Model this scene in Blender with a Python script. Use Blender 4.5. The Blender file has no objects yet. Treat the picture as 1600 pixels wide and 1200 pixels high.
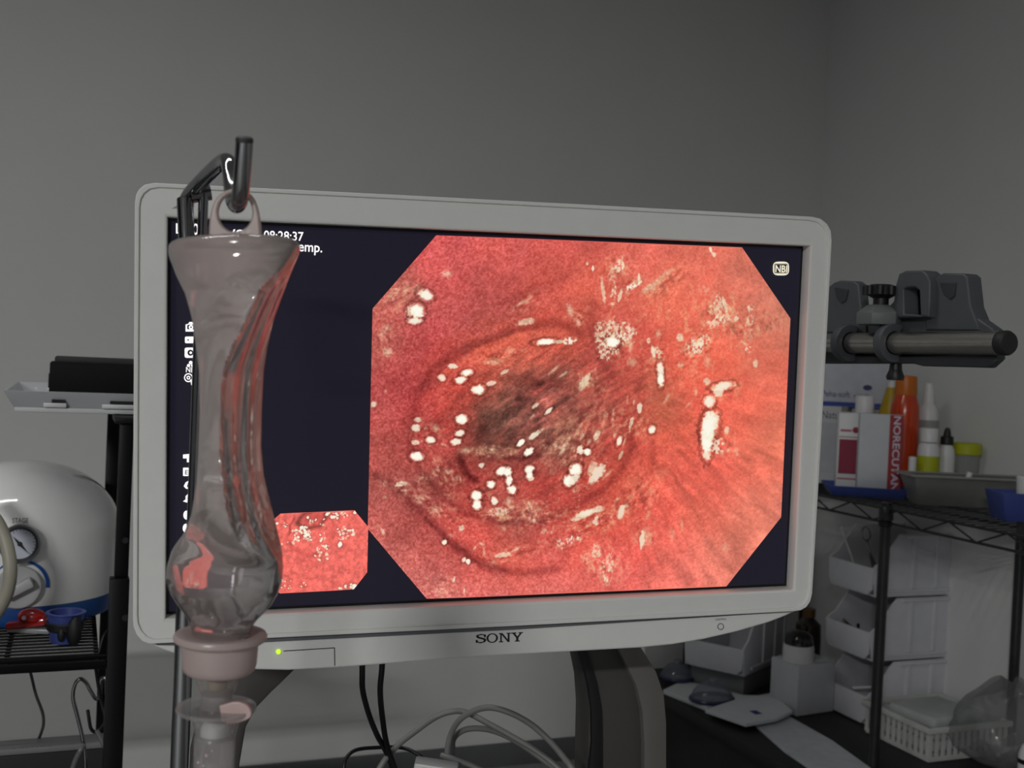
import bpy, bmesh, math, random
import numpy as np
from mathutils import Vector, Matrix, Quaternion

random.seed(7)
RNG = np.random.default_rng(7)
scene = bpy.context.scene
COL = scene.collection

# ------------------------------------------------------------------ camera, world, lights, exposure
F = 1738.0                                   # focal length in pixels of the 1600 x 1200 frame
YAW = math.radians(21.5)                     # room turned against the lens
_D = np.array([-4074., 90850., 1738.]); _D /= np.linalg.norm(_D)
_U = -_D
_z = np.array([0., 0., 1.])
_fh = _z - _U * (_z @ _U); _fh /= np.linalg.norm(_fh)
_r = np.cross(_fh, _U)
RW = np.array([math.cos(YAW) * _r + math.sin(YAW) * _fh, -math.sin(YAW) * _r + math.cos(YAW) * _fh, _U])
CAM = np.array([0., 0., 1.2])

cam_d = bpy.data.cameras.new('camera')
cam = bpy.data.objects.new('camera', cam_d); COL.objects.link(cam)
cam_d.sensor_width = 36.0
cam_d.lens = F / 1600 * 36
cam_d.clip_start = 0.05
rm = Matrix([[RW[i][0], -RW[i][1], -RW[i][2]] for i in range(3)])
cam.matrix_world = Matrix.Translation(CAM) @ rm.to_4x4()
cam_d.dof.use_dof = True
cam_d.dof.focus_distance = 0.93
cam_d.dof.aperture_fstop = 15.0
scene.camera = cam

w = bpy.data.worlds.new('world'); scene.world = w; w.use_nodes = True
w.node_tree.nodes['Background'].inputs[0].default_value = (0.6, 0.65, 0.7, 1)
w.node_tree.nodes['Background'].inputs[1].default_value = 0.02

scene.view_settings.view_transform = 'Standard'
scene.view_settings.look = 'None'
scene.view_settings.gamma = 1
scene.view_settings.use_curve_mapping = False
scene.view_settings.exposure = 0.0
scene.cycles.use_denoising = True
scene.cycles.max_bounces = 10
scene.cycles.transparent_max_bounces = 16
scene.cycles.transmission_bounces = 10
scene.cycles.sample_clamp_indirect = 3.0
scene.cycles.blur_glossy = 0.5

CEIL = 2.52
LAMP_POWER = 186.0
def area_lamp(name, loc, sx, sy, power, col=(1.0, 1.0, 0.98)):
    l = bpy.data.lights.new(name, 'AREA'); l.shape = 'RECTANGLE'; l.size = sx; l.size_y = sy
    l.energy = power; l.color = col
    o = bpy.data.objects.new(name, l); COL.objects.link(o); o.location = loc
    return o
_lp = CAM + RW @ np.array([-1.25, 0, -3.2])
LAMP = (float(_lp[0]), float(_lp[1]), CEIL - 0.075)
lamp = area_lamp('ceiling_lamp_light', LAMP, 0.9, 0.22, LAMP_POWER)
_lp = CAM + RW @ np.array([-0.72, 0, 1.15])
LAMP2 = (float(_lp[0]), float(_lp[1]), CEIL - 0.075)
lamp2 = area_lamp('ceiling_lamp_light', LAMP2, 1.15, 0.07, 5.8)

# ------------------------------------------------------------------ pixel -> place helpers
def ray(px, py): return RW @ np.array([(px - 800) / F, (py - 600) / F, 1.0])
def P(px, py, d): return CAM + ray(px, py) * d
def onplane(px, py, pt, n):
    k = ray(px, py); t = ((np.asarray(pt) - CAM) @ n) / (k @ n)
    return CAM + k * t
def onz(px, py, z):
    k = ray(px, py); return CAM + k * ((z - CAM[2]) / k[2])
def spot(px, d, z, py=600):
    p = P(px, py, d)
    # follow the true vertical through that pixel column
    k = (z - p[2])
    return np.array([p[0], p[1], z])
def vspot(px, py, d, z):
    """point at height z on the vertical line through pixel (px, py) at depth d"""
    p = P(px, py, d); return np.array([p[0], p[1], z])

# ------------------------------------------------------------------ mesh builder
class MB:
    def __init__(self): self.v = []; self.f = []
    def add(self, v, f, M=None):
        o = len(self.v)
        if M is not None: v = [tuple(M @ Vector(p)) for p in v]
        self.v += [tuple(map(float, p)) for p in v]
        self.f += [tuple(int(i) + o for i in q) for q in f]
        return self
    def box(self, c, s, M=None, taper=1.0):
        x, y, z = [k / 2 for k in s]; t = taper
        v = [(-x, -y, -z), (x, -y, -z), (x, y, -z), (-x, y, -z), (-x * t, -y * t, z), (x * t, -y * t, z), (x * t, y * t, z), (-x * t, y * t, z)]
        v = [(a + c[0], b + c[1], d + c[2]) for a, b, d in v]
        return self.add(v, [(3, 2, 1, 0), (4, 5, 6, 7), (0, 1, 5, 4), (1, 2, 6, 5), (2, 3, 7, 6), (3, 0, 4, 7)], M)
    def prism(self, poly, z0, z1, M=None, ex=None):
        """poly in local xz (y is depth z0..z1)"""
        n = len(poly)
        a = sum(poly[i][0] * poly[(i + 1) % n][1] - poly[(i + 1) % n][0] * poly[i][1] for i in range(n))
        if a < 0: poly = poly[::-1]
        v = [(x, z0, z) for x, z in poly] + [(x, z1, z) for x, z in poly]
        f = [tuple(range(n)), tuple(range(2 * n - 1, n - 1, -1))]
        f += [(i, n + i, n + (i + 1) % n, (i + 1) % n) for i in range(n)]
        return self.add(v, f, M)
    def lathe(self, prof, n=32, c=(0, 0, 0), M=None, caps=True):
        v = []; f = []
        for r, z in prof:
            for k in range(n):
                a = 2 * math.pi * k / n
                v.append((c[0] + r * math.cos(a), c[1] + r * math.sin(a), c[2] + z))
        m = len(prof)
        for i in range(m - 1):
            for k in range(n):
                k2 = (k + 1) % n
                f.append((i * n + k, i * n + k2, (i + 1) * n + k2, (i + 1) * n + k))
        if caps:
            f.append(tuple(range(n - 1, -1, -1))); f.append(tuple((m - 1) * n + k for k in range(n)))
        if prof[0][1] > prof[-1][1]: f = [q[::-1] for q in f]
        return self.add(v, f, M)
    def tube(self, pts, r, n=10, closed=False, caps=True):
        pts = [Vector(p) for p in pts]; m = len(pts)
        rs = r if isinstance(r, (list, tuple)) else [r] * m
        v = []; f = []; up = None
        for i, p in enumerate(pts):
            if closed: t = pts[(i + 1) % m] - pts[i - 1]
            else: t = pts[min(i + 1, m - 1)] - pts[max(i - 1, 0)]
            t.normalize()
            if up is None:
                up = t.orthogonal().normalized()
            up = (up - t * up.dot(t))
            if up.length < 1e-6: up = t.orthogonal()
            up.normalize(); b = t.cross(up)
            for k in range(n):
                a = 2 * math.pi * k / n
                v.append(tuple(p + (up * math.cos(a) + b * math.sin(a)) * rs[i]))
        for i in range(m if closed else m - 1):
            for k in range(n):
                k2 = (k + 1) % n; j = (i + 1) % m
                f.append((i * n + k, i * n + k2, j * n + k2, j * n + k))
        if caps and not closed:
            f.append(tuple(range(n - 1, -1, -1))); f.append(tuple((m - 1) * n + k for k in range(n)))
        return self.add(v, f)
    def ball(self, c, s, n=16, m=10, z0=-1.0, z1=1.0):
        t0, t1 = math.asin(z0), math.asin(z1)
        prof = [(max(1e-5, math.cos(t0 + (t1 - t0) * i / m)), math.sin(t0 + (t1 - t0) * i / m)) for i in range(m + 1)]
        return self.lathe(prof, n, M=Matrix.Translation(c) @ Matrix.Diagonal((s[0], s[1], s[2], 1)))

def spline(pts, n=8):
    """Catmull-Rom through pts"""
    p = [np.asarray(q, float) for q in pts]
    p = [2 * p[0] - p[1]] + p + [2 * p[-1] - p[-2]]
    out = []
    for i in range(1, len(p) - 2):
        for k in range(n):
            t = k / n
            a, b, c, d = p[i - 1], p[i], p[i + 1], p[i + 2]
            out.append(0.5 * ((2 * b) + (c - a) * t + (2 * a - 5 * b + 4 * c - d) * t * t + (3 * b - a - 3 * c + d) * t ** 3))
    out.append(p[-2]); return out

def mk(name, mb, mat, parent=None, bevel=0.0, seg=2, smooth=38, label=None, kind=None, link=True):
    me = bpy.data.meshes.new(name)
    me.from_pydata(mb.v, [], mb.f)
    me.validate()
    bm = bmesh.new(); bm.from_mesh(me); bmesh.ops.recalc_face_normals(bm, faces=bm.faces)
    if bevel > 0:
        es = [e for e in bm.edges if len(e.link_faces) == 2 and e.calc_face_angle(0) > math.radians(30)]
        bmesh.ops.bevel(bm, geom=es, offset=bevel, segments=seg, profile=0.5, affect='EDGES', clamp_overlap=True)
    bm.to_mesh(me); bm.free()
    if smooth:
        me.polygons.foreach_set('use_smooth', [True] * len(me.polygons))
        me.set_sharp_from_angle(angle=math.radians(smooth))
    if mat is not None: me.materials.append(mat)
    o = bpy.data.objects.new(name, me)
    COL.objects.link(o)
    if parent is not None: o.parent = parent
    if label: o['label'] = label
    if kind: o['kind'] = kind
    return o

FR = {}
def thing(name, label, cat, loc, rz=0.0, group=None, rot=None):
    o = bpy.data.objects.new(name, None); COL.objects.link(o)
    o.empty_display_size = 0.05
    M = Matrix.Translation(Vector(loc)) @ (rot.to_4x4() if rot is not None else Matrix.Rotation(rz, 4, 'Z'))
    o.matrix_world = M; FR[o.name] = M.inverted()
    o['label'] = label; o['category'] = cat
    if group: o['group'] = group
    return o
def tag(o, label, cat, group=None):
    o['label'] = label; o['category'] = cat
    if group: o['group'] = group
    return o
def lc(o, p): return np.array(FR[o.name] @ Vector(p))
def copy_tree(o, parent=None):
    c = o.copy(); COL.objects.link(c)
    if parent is not None: c.parent = parent
    for ch in list(o.children): copy_tree(ch, c)
    return c

def curve_mesh(loops, ext, bev=0.0):
    cu = bpy.data.curves.new('tmp', 'CURVE'); cu.dimensions = '2D'; cu.fill_mode = 'BOTH'
    cu.extrude = ext; cu.bevel_depth = bev; cu.bevel_resolution = 2; cu.offset = -bev
    for lp in loops:
        s = cu.splines.new('POLY'); s.points.add(len(lp) - 1); s.use_cyclic_u = True
        for q, (x, y) in zip(s.points, lp): q.co = (x, y, 0, 1)
    return _grab(cu)
def _grab(cu):
    ob = bpy.data.objects.new('tmp', cu); COL.objects.link(ob)
    dg = bpy.context.evaluated_depsgraph_get(); dg.update()
    me = bpy.data.meshes.new_from_object(ob.evaluated_get(dg))
    v = [tuple(q.co) for q in me.vertices]; f = [tuple(p.vertices) for p in me.polygons]
    bpy.data.objects.remove(ob); bpy.data.curves.remove(cu); bpy.data.meshes.remove(me)
    return v, f
def text_geo(s, ext=0.0, bold=0.0):
    cu = bpy.data.curves.new('tmp', 'FONT'); cu.body = s; cu.size = 1.0; cu.extrude = ext; cu.offset = bold
    cu.resolution_u = 3
    v, f = _grab(cu)
    return v, f
def plane_M(o, ex, ey):
    """map xy(z) to origin o with axes ex, ey (z = ex x ey)"""
    ex = Vector(ex).normalized(); ey = Vector(ey); ey = (ey - ex * ey.dot(ex)).normalized(); ez = ex.cross(ey)
    M = Matrix((ex, ey, ez)).transposed().to_4x4(); M.translation = Vector(o)
    return M
def lettering(parent, s, o, ex, ey, w=None, h=None, mat=None, name='lettering', ext=0.0003, bold=0.0, center=False):
    v, f = text_geo(s, 0.0, bold)
    if not v: return None
    xs = [p[0] for p in v]; ys = [p[1] for p in v]
    sx = sy = 1
    if h: sy = h / (max(ys) - min(ys)); sx = sy
    if w: sx = w / (max(xs) - min(xs)); sy = sy if h else sx
    cx = (max(xs) + min(xs)) / 2 if center else min(xs); cy = (max(ys) + min(ys)) / 2 if center else min(ys)
    v = [((p[0] - cx) * sx, (p[1] - cy) * sy, ext) for p in v]
    mb = MB().add(v, f, plane_M(o, ex, ey))
    return mk(name, mb, mat, parent, smooth=0)

# ------------------------------------------------------------------ materials
def lin(c):
    out = []
    for k in c[:3]:
        k = k / 255.0
        out.append(k / 12.92 if k <= 0.04045 else ((k + 0.055) / 1.055) ** 2.4)
    return tuple(out)
MATS = {}
def mat(name, rgb, rough=0.5, metal=0.0, var=0.06, scale=30.0, bump=0.0, bscale=200.0, spec=0.5, coat=0.0,
        emit=None, estr=0.0, sss=0.0, aniso=False):
    if name in MATS: return MATS[name]
    m = bpy.data.materials.new(name); m.use_nodes = True; nt = m.node_tree
    b = nt.nodes['Principled BSDF']
    c = lin(rgb)
    tc = nt.nodes.new('ShaderNodeTexCoord')
    nz = nt.nodes.new('ShaderNodeTexNoise'); nz.inputs['Scale'].default_value = scale; nz.inputs['Detail'].default_value = 4
    cr = nt.nodes.new('ShaderNodeValToRGB')
    cr.color_ramp.elements[0].position = 0.3; cr.color_ramp.elements[1].position = 0.7
    cr.color_ramp.elements[0].color = (*[max(0, k * (1 - var)) for k in c], 1)
    cr.color_ramp.elements[1].color = (*[min(1, k * (1 + var)) for k in c], 1)
    nt.links.new(tc.outputs['Object'], nz.inputs['Vector']); nt.links.new(nz.outputs['Fac'], cr.inputs['Fac'])
    nt.links.new(cr.outputs['Color'], b.inputs['Base Color'])
    b.inputs['Roughness'].default_value = rough; b.inputs['Metallic'].default_value = metal
    b.inputs['Specular IOR Level'].default_value = spec
    b.inputs['Coat Weight'].default_value = coat
    if emit is not None:
        b.inputs['Emission Color'].default_value = (*lin(emit), 1); b.inputs['Emission Strength'].default_value = estr
    if bump > 0:
        n2 = nt.nodes.new('ShaderNodeTexNoise'); n2.inputs['Scale'].default_value = bscale; n2.inputs['Detail'].default_value = 3
        bp = nt.nodes.new('ShaderNodeBump'); bp.inputs['Strength'].default_value = bump; bp.inputs['Distance'].default_value = 0.002
        nt.links.new(tc.outputs['Object'], n2.inputs['Vector']); nt.links.new(n2.outputs['Fac'], bp.inputs['Height'])
        nt.links.new(bp.outputs['Normal'], b.inputs['Normal'])
    MATS[name] = m
    return m
def film(name, rgb, clear=0.4, rough=0.2, trans=0.5, glossy=0.5, var=0.05, scale=20, grad=None):
    """frosted translucent plastic wall: see-through share, milky diffuse and translucent share, glossy skin"""
    if name in MATS: return MATS[name]
    m = bpy.data.materials.new(name); m.use_nodes = True; nt = m.node_tree
    for n in list(nt.nodes):
        if n.type != 'OUTPUT_MATERIAL': nt.nodes.remove(n)
    out = [n for n in nt.nodes if n.type == 'OUTPUT_MATERIAL'][0]
    c = (*lin(rgb), 1)
    tc = nt.nodes.new('ShaderNodeTexCoord')
    nz = nt.nodes.new('ShaderNodeTexNoise'); nz.inputs['Scale'].default_value = scale
    hv = nt.nodes.new('ShaderNodeMix'); hv.data_type = 'RGBA'; hv.inputs['Factor'].default_value = var
    hv.inputs['A'].default_value = c
    nt.links.new(tc.outputs['Object'], nz.inputs['Vector']); nt.links.new(nz.outputs['Color'], hv.inputs['B'])
    d = nt.nodes.new('ShaderNodeBsdfDiffuse'); t = nt.nodes.new('ShaderNodeBsdfTranslucent')
    nt.links.new(hv.outputs['Result'], d.inputs['Color']); nt.links.new(hv.outputs['Result'], t.inputs['Color'])
    m1 = nt.nodes.new('ShaderNodeMixShader'); m1.inputs[0].default_value = trans
    nt.links.new(d.outputs[0], m1.inputs[1]); nt.links.new(t.outputs[0], m1.inputs[2])
    tr = nt.nodes.new('ShaderNodeBsdfTransparent'); tr.inputs[0].default_value = (0.97, 0.96, 0.96, 1)
    m2 = nt.nodes.new('ShaderNodeMixShader'); m2.inputs[0].default_value = clear
    nt.links.new(m1.outputs[0], m2.inputs[1]); nt.links.new(tr.outputs[0], m2.inputs[2])
    if grad:                                          # the wall thins out towards the bulb and clears up
        sx = nt.nodes.new('ShaderNodeSeparateXYZ'); mr = nt.nodes.new('ShaderNodeMapRange')
        nt.links.new(tc.outputs['Object'], sx.inputs[0]); nt.links.new(sx.outputs['Z'], mr.inputs['Value'])
        for i_, g_ in enumerate(grad): mr.inputs[i_ + 1].default_value = g_
        nt.links.new(mr.outputs[0], m2.inputs[0])
    g = nt.nodes.new('ShaderNodeBsdfGlossy'); g.inputs['Roughness'].default_value = rough
    lw = nt.nodes.new('ShaderNodeLayerWeight'); lw.inputs['Blend'].default_value = 0.35
    mu = nt.nodes.new('ShaderNodeMath'); mu.operation = 'MULTIPLY_ADD'; mu.use_clamp = True; mu.inputs[1].default_value = glossy; mu.inputs[2].default_value = 0.03
    nt.links.new(lw.outputs['Fresnel'], mu.inputs[0])
    m3 = nt.nodes.new('ShaderNodeMixShader')
    nt.links.new(mu.outputs[0], m3.inputs[0]); nt.links.new(m2.outputs[0], m3.inputs[1]); nt.links.new(g.outputs[0], m3.inputs[2])
    nt.links.new(m3.outputs[0], out.inputs['Surface'])
    MATS[name] = m
    return m
def glass(name, rgb=(255, 255, 255), ior=1.33, rough=0.0):
    if name in MATS: return MATS[name]
    m = bpy.data.materials.new(name); m.use_nodes = True; b = m.node_tree.nodes['Principled BSDF']
    b.inputs['Base Color'].default_value = (*lin(rgb), 1); b.inputs['Transmission Weight'].default_value = 1
    b.inputs['IOR'].default_value = ior; b.inputs['Roughness'].default_value = rough
    MATS[name] = m
    return m
def glow(name, rgb, s=1.0):
    if name in MATS: return MATS[name]
    m = bpy.data.materials.new(name); m.use_nodes = True; b = m.node_tree.nodes['Principled BSDF']
    b.inputs['Base Color'].default_value = (0.01, 0.01, 0.012, 1); b.inputs['Roughness'].default_value = 0.35
    b.inputs['Specular IOR Level'].default_value = 0.2
    b.inputs['Emission Color'].default_value = (*lin(rgb), 1); b.inputs['Emission Strength'].default_value = s
    MATS[name] = m
    return m

M_WALL = mat('wall_paint', (208, 209, 207), 0.75, var=0.012, scale=6, bump=0.06, bscale=260, spec=0.3)
M_WALLR = mat('side_wall_paint', (214, 215, 214), 0.75, var=0.012, scale=6, bump=0.06, bscale=260, spec=0.3)
M_CEIL = mat('ceiling_paint', (215, 216, 214), 0.85, var=0.02)
M_FLOOR = mat('vinyl_floor', (140, 141, 140), 0.5, var=0.12, scale=14)
M_BASE = mat('cove_base', (92, 93, 95), 0.6, var=0.05)
M_BEZEL = mat('warm_white_plastic', (217, 217, 215), 0.42, var=0.015, scale=60, bump=0.05, bscale=900)
M_LIPSHADE = mat('lip_shade_grey', (92, 93, 97), 0.6)
M_BLACK = mat('black_plastic', (14, 14, 16), 0.5, var=0.2)
M_LCDBLACK = mat('panel_black', (6, 6, 8), 0.4, var=0.1)
M_INK = mat('black_ink', (22, 22, 26), 0.6)
M_DARKWALL = mat('dim_room_wall', (72, 73, 76), 0.8, var=.02)  # unseen walls: the room's dimness is put into their colour
M_CHROME = mat('polished_steel', (128, 128, 131), 0.10, metal=1.0, var=0.03)
M_STEEL = mat('brushed_steel', (190, 186, 181), 0.27, metal=1.0, var=0.05, scale=90)
M_BOTTLE = film('frosted_bottle_film', (252, 232, 228), clear=0.50, rough=0.08, trans=0.34, glossy=1.2, grad=(-0.052, -0.092, 0.50, 0.80))
M_FROST = film('frosted_cap_plastic', (226, 206, 204), clear=0.12, rough=0.3, trans=0.45, glossy=0.4)
M_CLEAR = film('clear_tubing', (215, 213, 213), clear=0.66, rough=0.08, trans=0.5, glossy=0.5)
M_RING = film('hanger_plastic', (218, 200, 194), clear=0.22, rough=0.3, trans=0.45, glossy=0.4)
M_WATER = glass('water', (250, 250, 252), 1.333)
M_RACK = mat('black_powder_coat', (9, 9, 10), 0.45, var=0.15, spec=0.2)
M_WHITE = mat('white_plastic', (215, 215, 216), 0.4, var=0.02)
M_GREYPL = mat('grey_plastic', (92, 95, 99), 0.5, var=0.05)
M_STAND = mat('stand_grey', (98, 95, 92), 0.55, var=0.04)
M_STANDD = mat('stand_dark_grey', (66, 63, 62), 0.6, var=0.04)
M_DK = mat('near_black', (12, 11, 13), 0.6)
M_CARD = mat('white_card', (196, 197, 202), 0.7, var=0.03)
M_BLUE = mat('royal_blue_plastic', (58, 72, 140), 0.4, var=0.06)
M_PUMP = mat('pump_white', (242, 242, 242), 0.12, var=0.01, coat=0.6)

# ------------------------------------------------------------------ the room
YB = float(onz(870, 1188, 0.0)[1])                     # inner face of the back wall
XR = float(onplane(1283, 300, (0, YB, 0), np.array([0, 1., 0]))[0])   # inner face of the right wall
XL, YF = -4.2, -4.2
def struct(name, c, s, m):
    o = mk(name, MB().box(c, s), m); o['kind'] = 'structure'; return o
W_ = XR - XL; H_ = YB - YF; T = 0.12
struct('floor', ((XL + XR) / 2, (YF + YB) / 2, -T / 2), (W_ + 2 * T, H_ + 2 * T, T), M_FLOOR)
struct('ceiling', ((XL + XR) / 2, (YF + YB) / 2, CEIL + T / 2), (W_ + 2 * T, H_ + 2 * T, T), M_CEIL)
struct('wall_back', ((XL + XR) / 2, YB + T / 2, CEIL / 2), (W_ + 2 * T, T, CEIL), M_WALL)
struct('wall_front', ((XL + XR) / 2, YF - T / 2, CEIL / 2), (W_ + 2 * T, T, CEIL), M_DARKWALL)
struct('wall_right', (XR + T / 2, (YF + YB) / 2, CEIL / 2), (T, H_, CEIL), M_WALLR)
struct('wall_left', (XL - T / 2, (YF + YB) / 2, CEIL / 2), (T, H_, CEIL), M_DARKWALL)
for nm, poly in (('baseboard_back', None), ('baseboard_right', None)):
    mb = MB()
    if nm == 'baseboard_back': mb.box(((XL + XR) / 2, YB - 0.004, 0.035), (W_, 0.008, 0.07))
    else: mb.box((XR - 0.004, (YF + YB) / 2 - 0.005, 0.035), (0.008, H_ - 0.012, 0.07))
    o = mk(nm, mb, M_BASE, bevel=0.003); o['kind'] = 'structure'

# ceiling luminaire (behind the camera, it lights the room)
for LP_, lab_ in ((LAMP, 'long white ceiling lamp far behind the photographer'), (LAMP2, 'long white ceiling lamp overhead above the white suction pump')):
    cl = thing('ceiling_lamp', lab_, 'lamp', (LP_[0], LP_[1], CEIL))
    mk('housing', MB().box((0, 0, -0.0325), (1.25, 0.30, 0.065)), M_WHITE, cl, bevel=0.008)
    mk('diffuser', MB().box((0, 0, -0.067), (1.15, 0.10, 0.006)), glow('lamp_diffuser', (250, 255, 250), 1.5), cl, bevel=0.002)

# ------------------------------------------------------------------ the monitor: pose solved from the four corners of its screen
_q = np.array([(265, 343), (1254, 387), (1228, 914), (262, 958)], float)
_c0 = np.array([800., 600.])
def _L(a, b): return np.cross([*a, 1], [*b, 1])
_v1 = np.cross(_L(_q[0], _q[1]), _L(_q[3], _q[2])); _v1 = _v1[:2] / _v1[2]
_v2 = np.cross(_L(_q[0], _q[3]), _L(_q[1], _q[2])); _v2 = _v2[:2] / _v2[2]
_r1 = np.array([*(_v1 - _c0), F]); _r1 /= np.linalg.norm(_r1)
_r2 = np.array([*(_v2 - _c0), F]); _r2 -= _r1 * (_r1 @ _r2); _r2 /= np.linalg.norm(_r2)
_n = np.cross(_r1, _r2)
_Pc = [np.array([*(p - _c0), F]) for p in _q]
_Pc = [r / (r @ _n) for r in _Pc]
_s = 0.531 / ((_Pc[1] - _Pc[0]) @ _r1)
MX, MY, MZ = RW @ _r1, RW @ _n, RW @ -_r2
MO = CAM + RW @ ((_Pc[0] + _Pc[2]) / 2 * _s)
SW, SH = 0.531, 0.531 * ((_Pc[3] - _Pc[0]) @ _r2) / ((_Pc[1] - _Pc[0]) @ _r1)
MROT = Matrix([[MX[i], MY[i], MZ[i]] for i in range(3)])
def S(px, py, off=0.0):
    p = onplane(px, py, MO + MY * off, MY) - MO
    return float(p @ MX), float(p @ MZ)
def to_px(x, z, off=0.0):
    """monitor-plane points back to photograph pixels (arrays)"""
    w3 = MO[None] + np.outer(x, MX) + np.outer(z, MZ) + MY[None] * off - CAM[None]
    c = w3 @ RW
    return c[:, 0] / c[:, 2] * F + 800, c[:, 1] / c[:, 2] * F + 600

mon = thing('display_monitor', 'wide white medical monitor showing a red endoscopy picture', 'monitor', MO, rot=MROT)
def arc(pts, r_px=None): return pts
outline = [(208, 965), (209, 640), (211, 318), (213, 305), (218, 296), (227, 289), (241, 286.5), (600, 304), (900, 319.5), (1266, 339), (1279, 342), (1289, 350), (1295, 361), (1296.5, 376),
           (1282, 650), (1266, 926), (1263, 938), (1257, 947), (1248, 952), (1238, 953.5), (800, 976.5), (234, 1004), (223, 1000), (214, 990), (209, 978)]
ol = [S(x, y, -0.010) for x, y in outline]
e = 0.0012
hole = [(-SW / 2 - e, -SH / 2 - e), (SW / 2 + e, -SH / 2 - e), (SW / 2 + e, SH / 2 + e), (-SW / 2 - e, SH / 2 + e)]
def flat_part(name, loops, y0, y1, m, parent, bev=0.0, smooth=38):
    """extruded outline in the thing's xz plane between depths y0 < y1"""
    bv = bev
    v, f = curve_mesh(loops, max((y1 - y0) / 2 - bv, 1e-5), bv)
    v = [(x, (y0 + y1) / 2 - z, y) for x, y, z in v]
    return mk(name, MB().add(v, f), m, parent, smooth=smooth)
flat_part('front_bezel', [ol, hole], -0.012, 0.004, M_BEZEL, mon, bev=0.0022)
# thin raised rim that runs round the frame
rim_in = []
cx_ = sum(p[0] for p in ol) / len(ol); cz_ = sum(p[1] for p in ol) / len(ol)
hw = max(abs(p[0] - cx_) for p in ol); hh = max(abs(p[1] - cz_) for p in ol)
rim_in = [((p[0] - cx_) * (1 - 0.0034 / hw) + cx_, (p[1] - cz_) * (1 - 0.0034 / hh) + cz_) for p in ol]
flat_part('outer_rim', [ol, rim_in], -0.0138, -0.010, M_BEZEL, mon, bev=0.0008)
chin_px = [(238, 995), (800, 966), (1240, 945), (1246, 953), (1225, 963), (1200, 972.5), (1150, 987), (1100, 998.5), (1050, 1007), (1000, 1012), (900, 1017.5), (800, 1023), (700, 1029.5), (620, 1036), (520, 1043.5), (450, 1047), (400, 1046), (350, 1039), (300, 1029), (260, 1017), (234, 1006)]
flat_part('chin_panel', [[S(x, y, -0.006) for x, y in chin_px]], -0.007, 0.012, M_BEZEL, mon, bev=0.0018)
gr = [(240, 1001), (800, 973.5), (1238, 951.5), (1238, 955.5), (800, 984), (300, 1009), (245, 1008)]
flat_part('lip_shade', [[S(x, y, -0.008) for x, y in gr]], -0.0082, -0.006, M_LIPSHADE, mon)  # shade under the bezel's lower lip, put in as a dark strip
bk = [((p[0] - cx_) * 0.965 + cx_, (p[1] - cz_) * 0.95 + cz_) for p in ol]
flat_part('back_housing', [bk], 0.005, 0.045, M_BEZEL, mon, bev=0.004)
flat_part('rear_cover', [[(-0.16, -0.13), (0.16, -0.13), (0.19, 0.09), (-0.19, 0.09)]], 0.045, 0.075, M_GREYPL, mon, bev=0.006)

# LCD panel
pan = mk('screen_panel', MB().box((0, 0.0025, 0), (SW + 0.002, 0.003, SH + 0.002)), M_LCDBLACK, mon)
bd = 0.0022
M_BACKLIT = glow('backlit_dark_screen', (31, 28, 43), 0.62)
mk('backlit_area', MB().box((0.0, 0.0008, 0.0), (SW - bd, 0.0006, SH - bd)), M_BACKLIT, pan)

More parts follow.
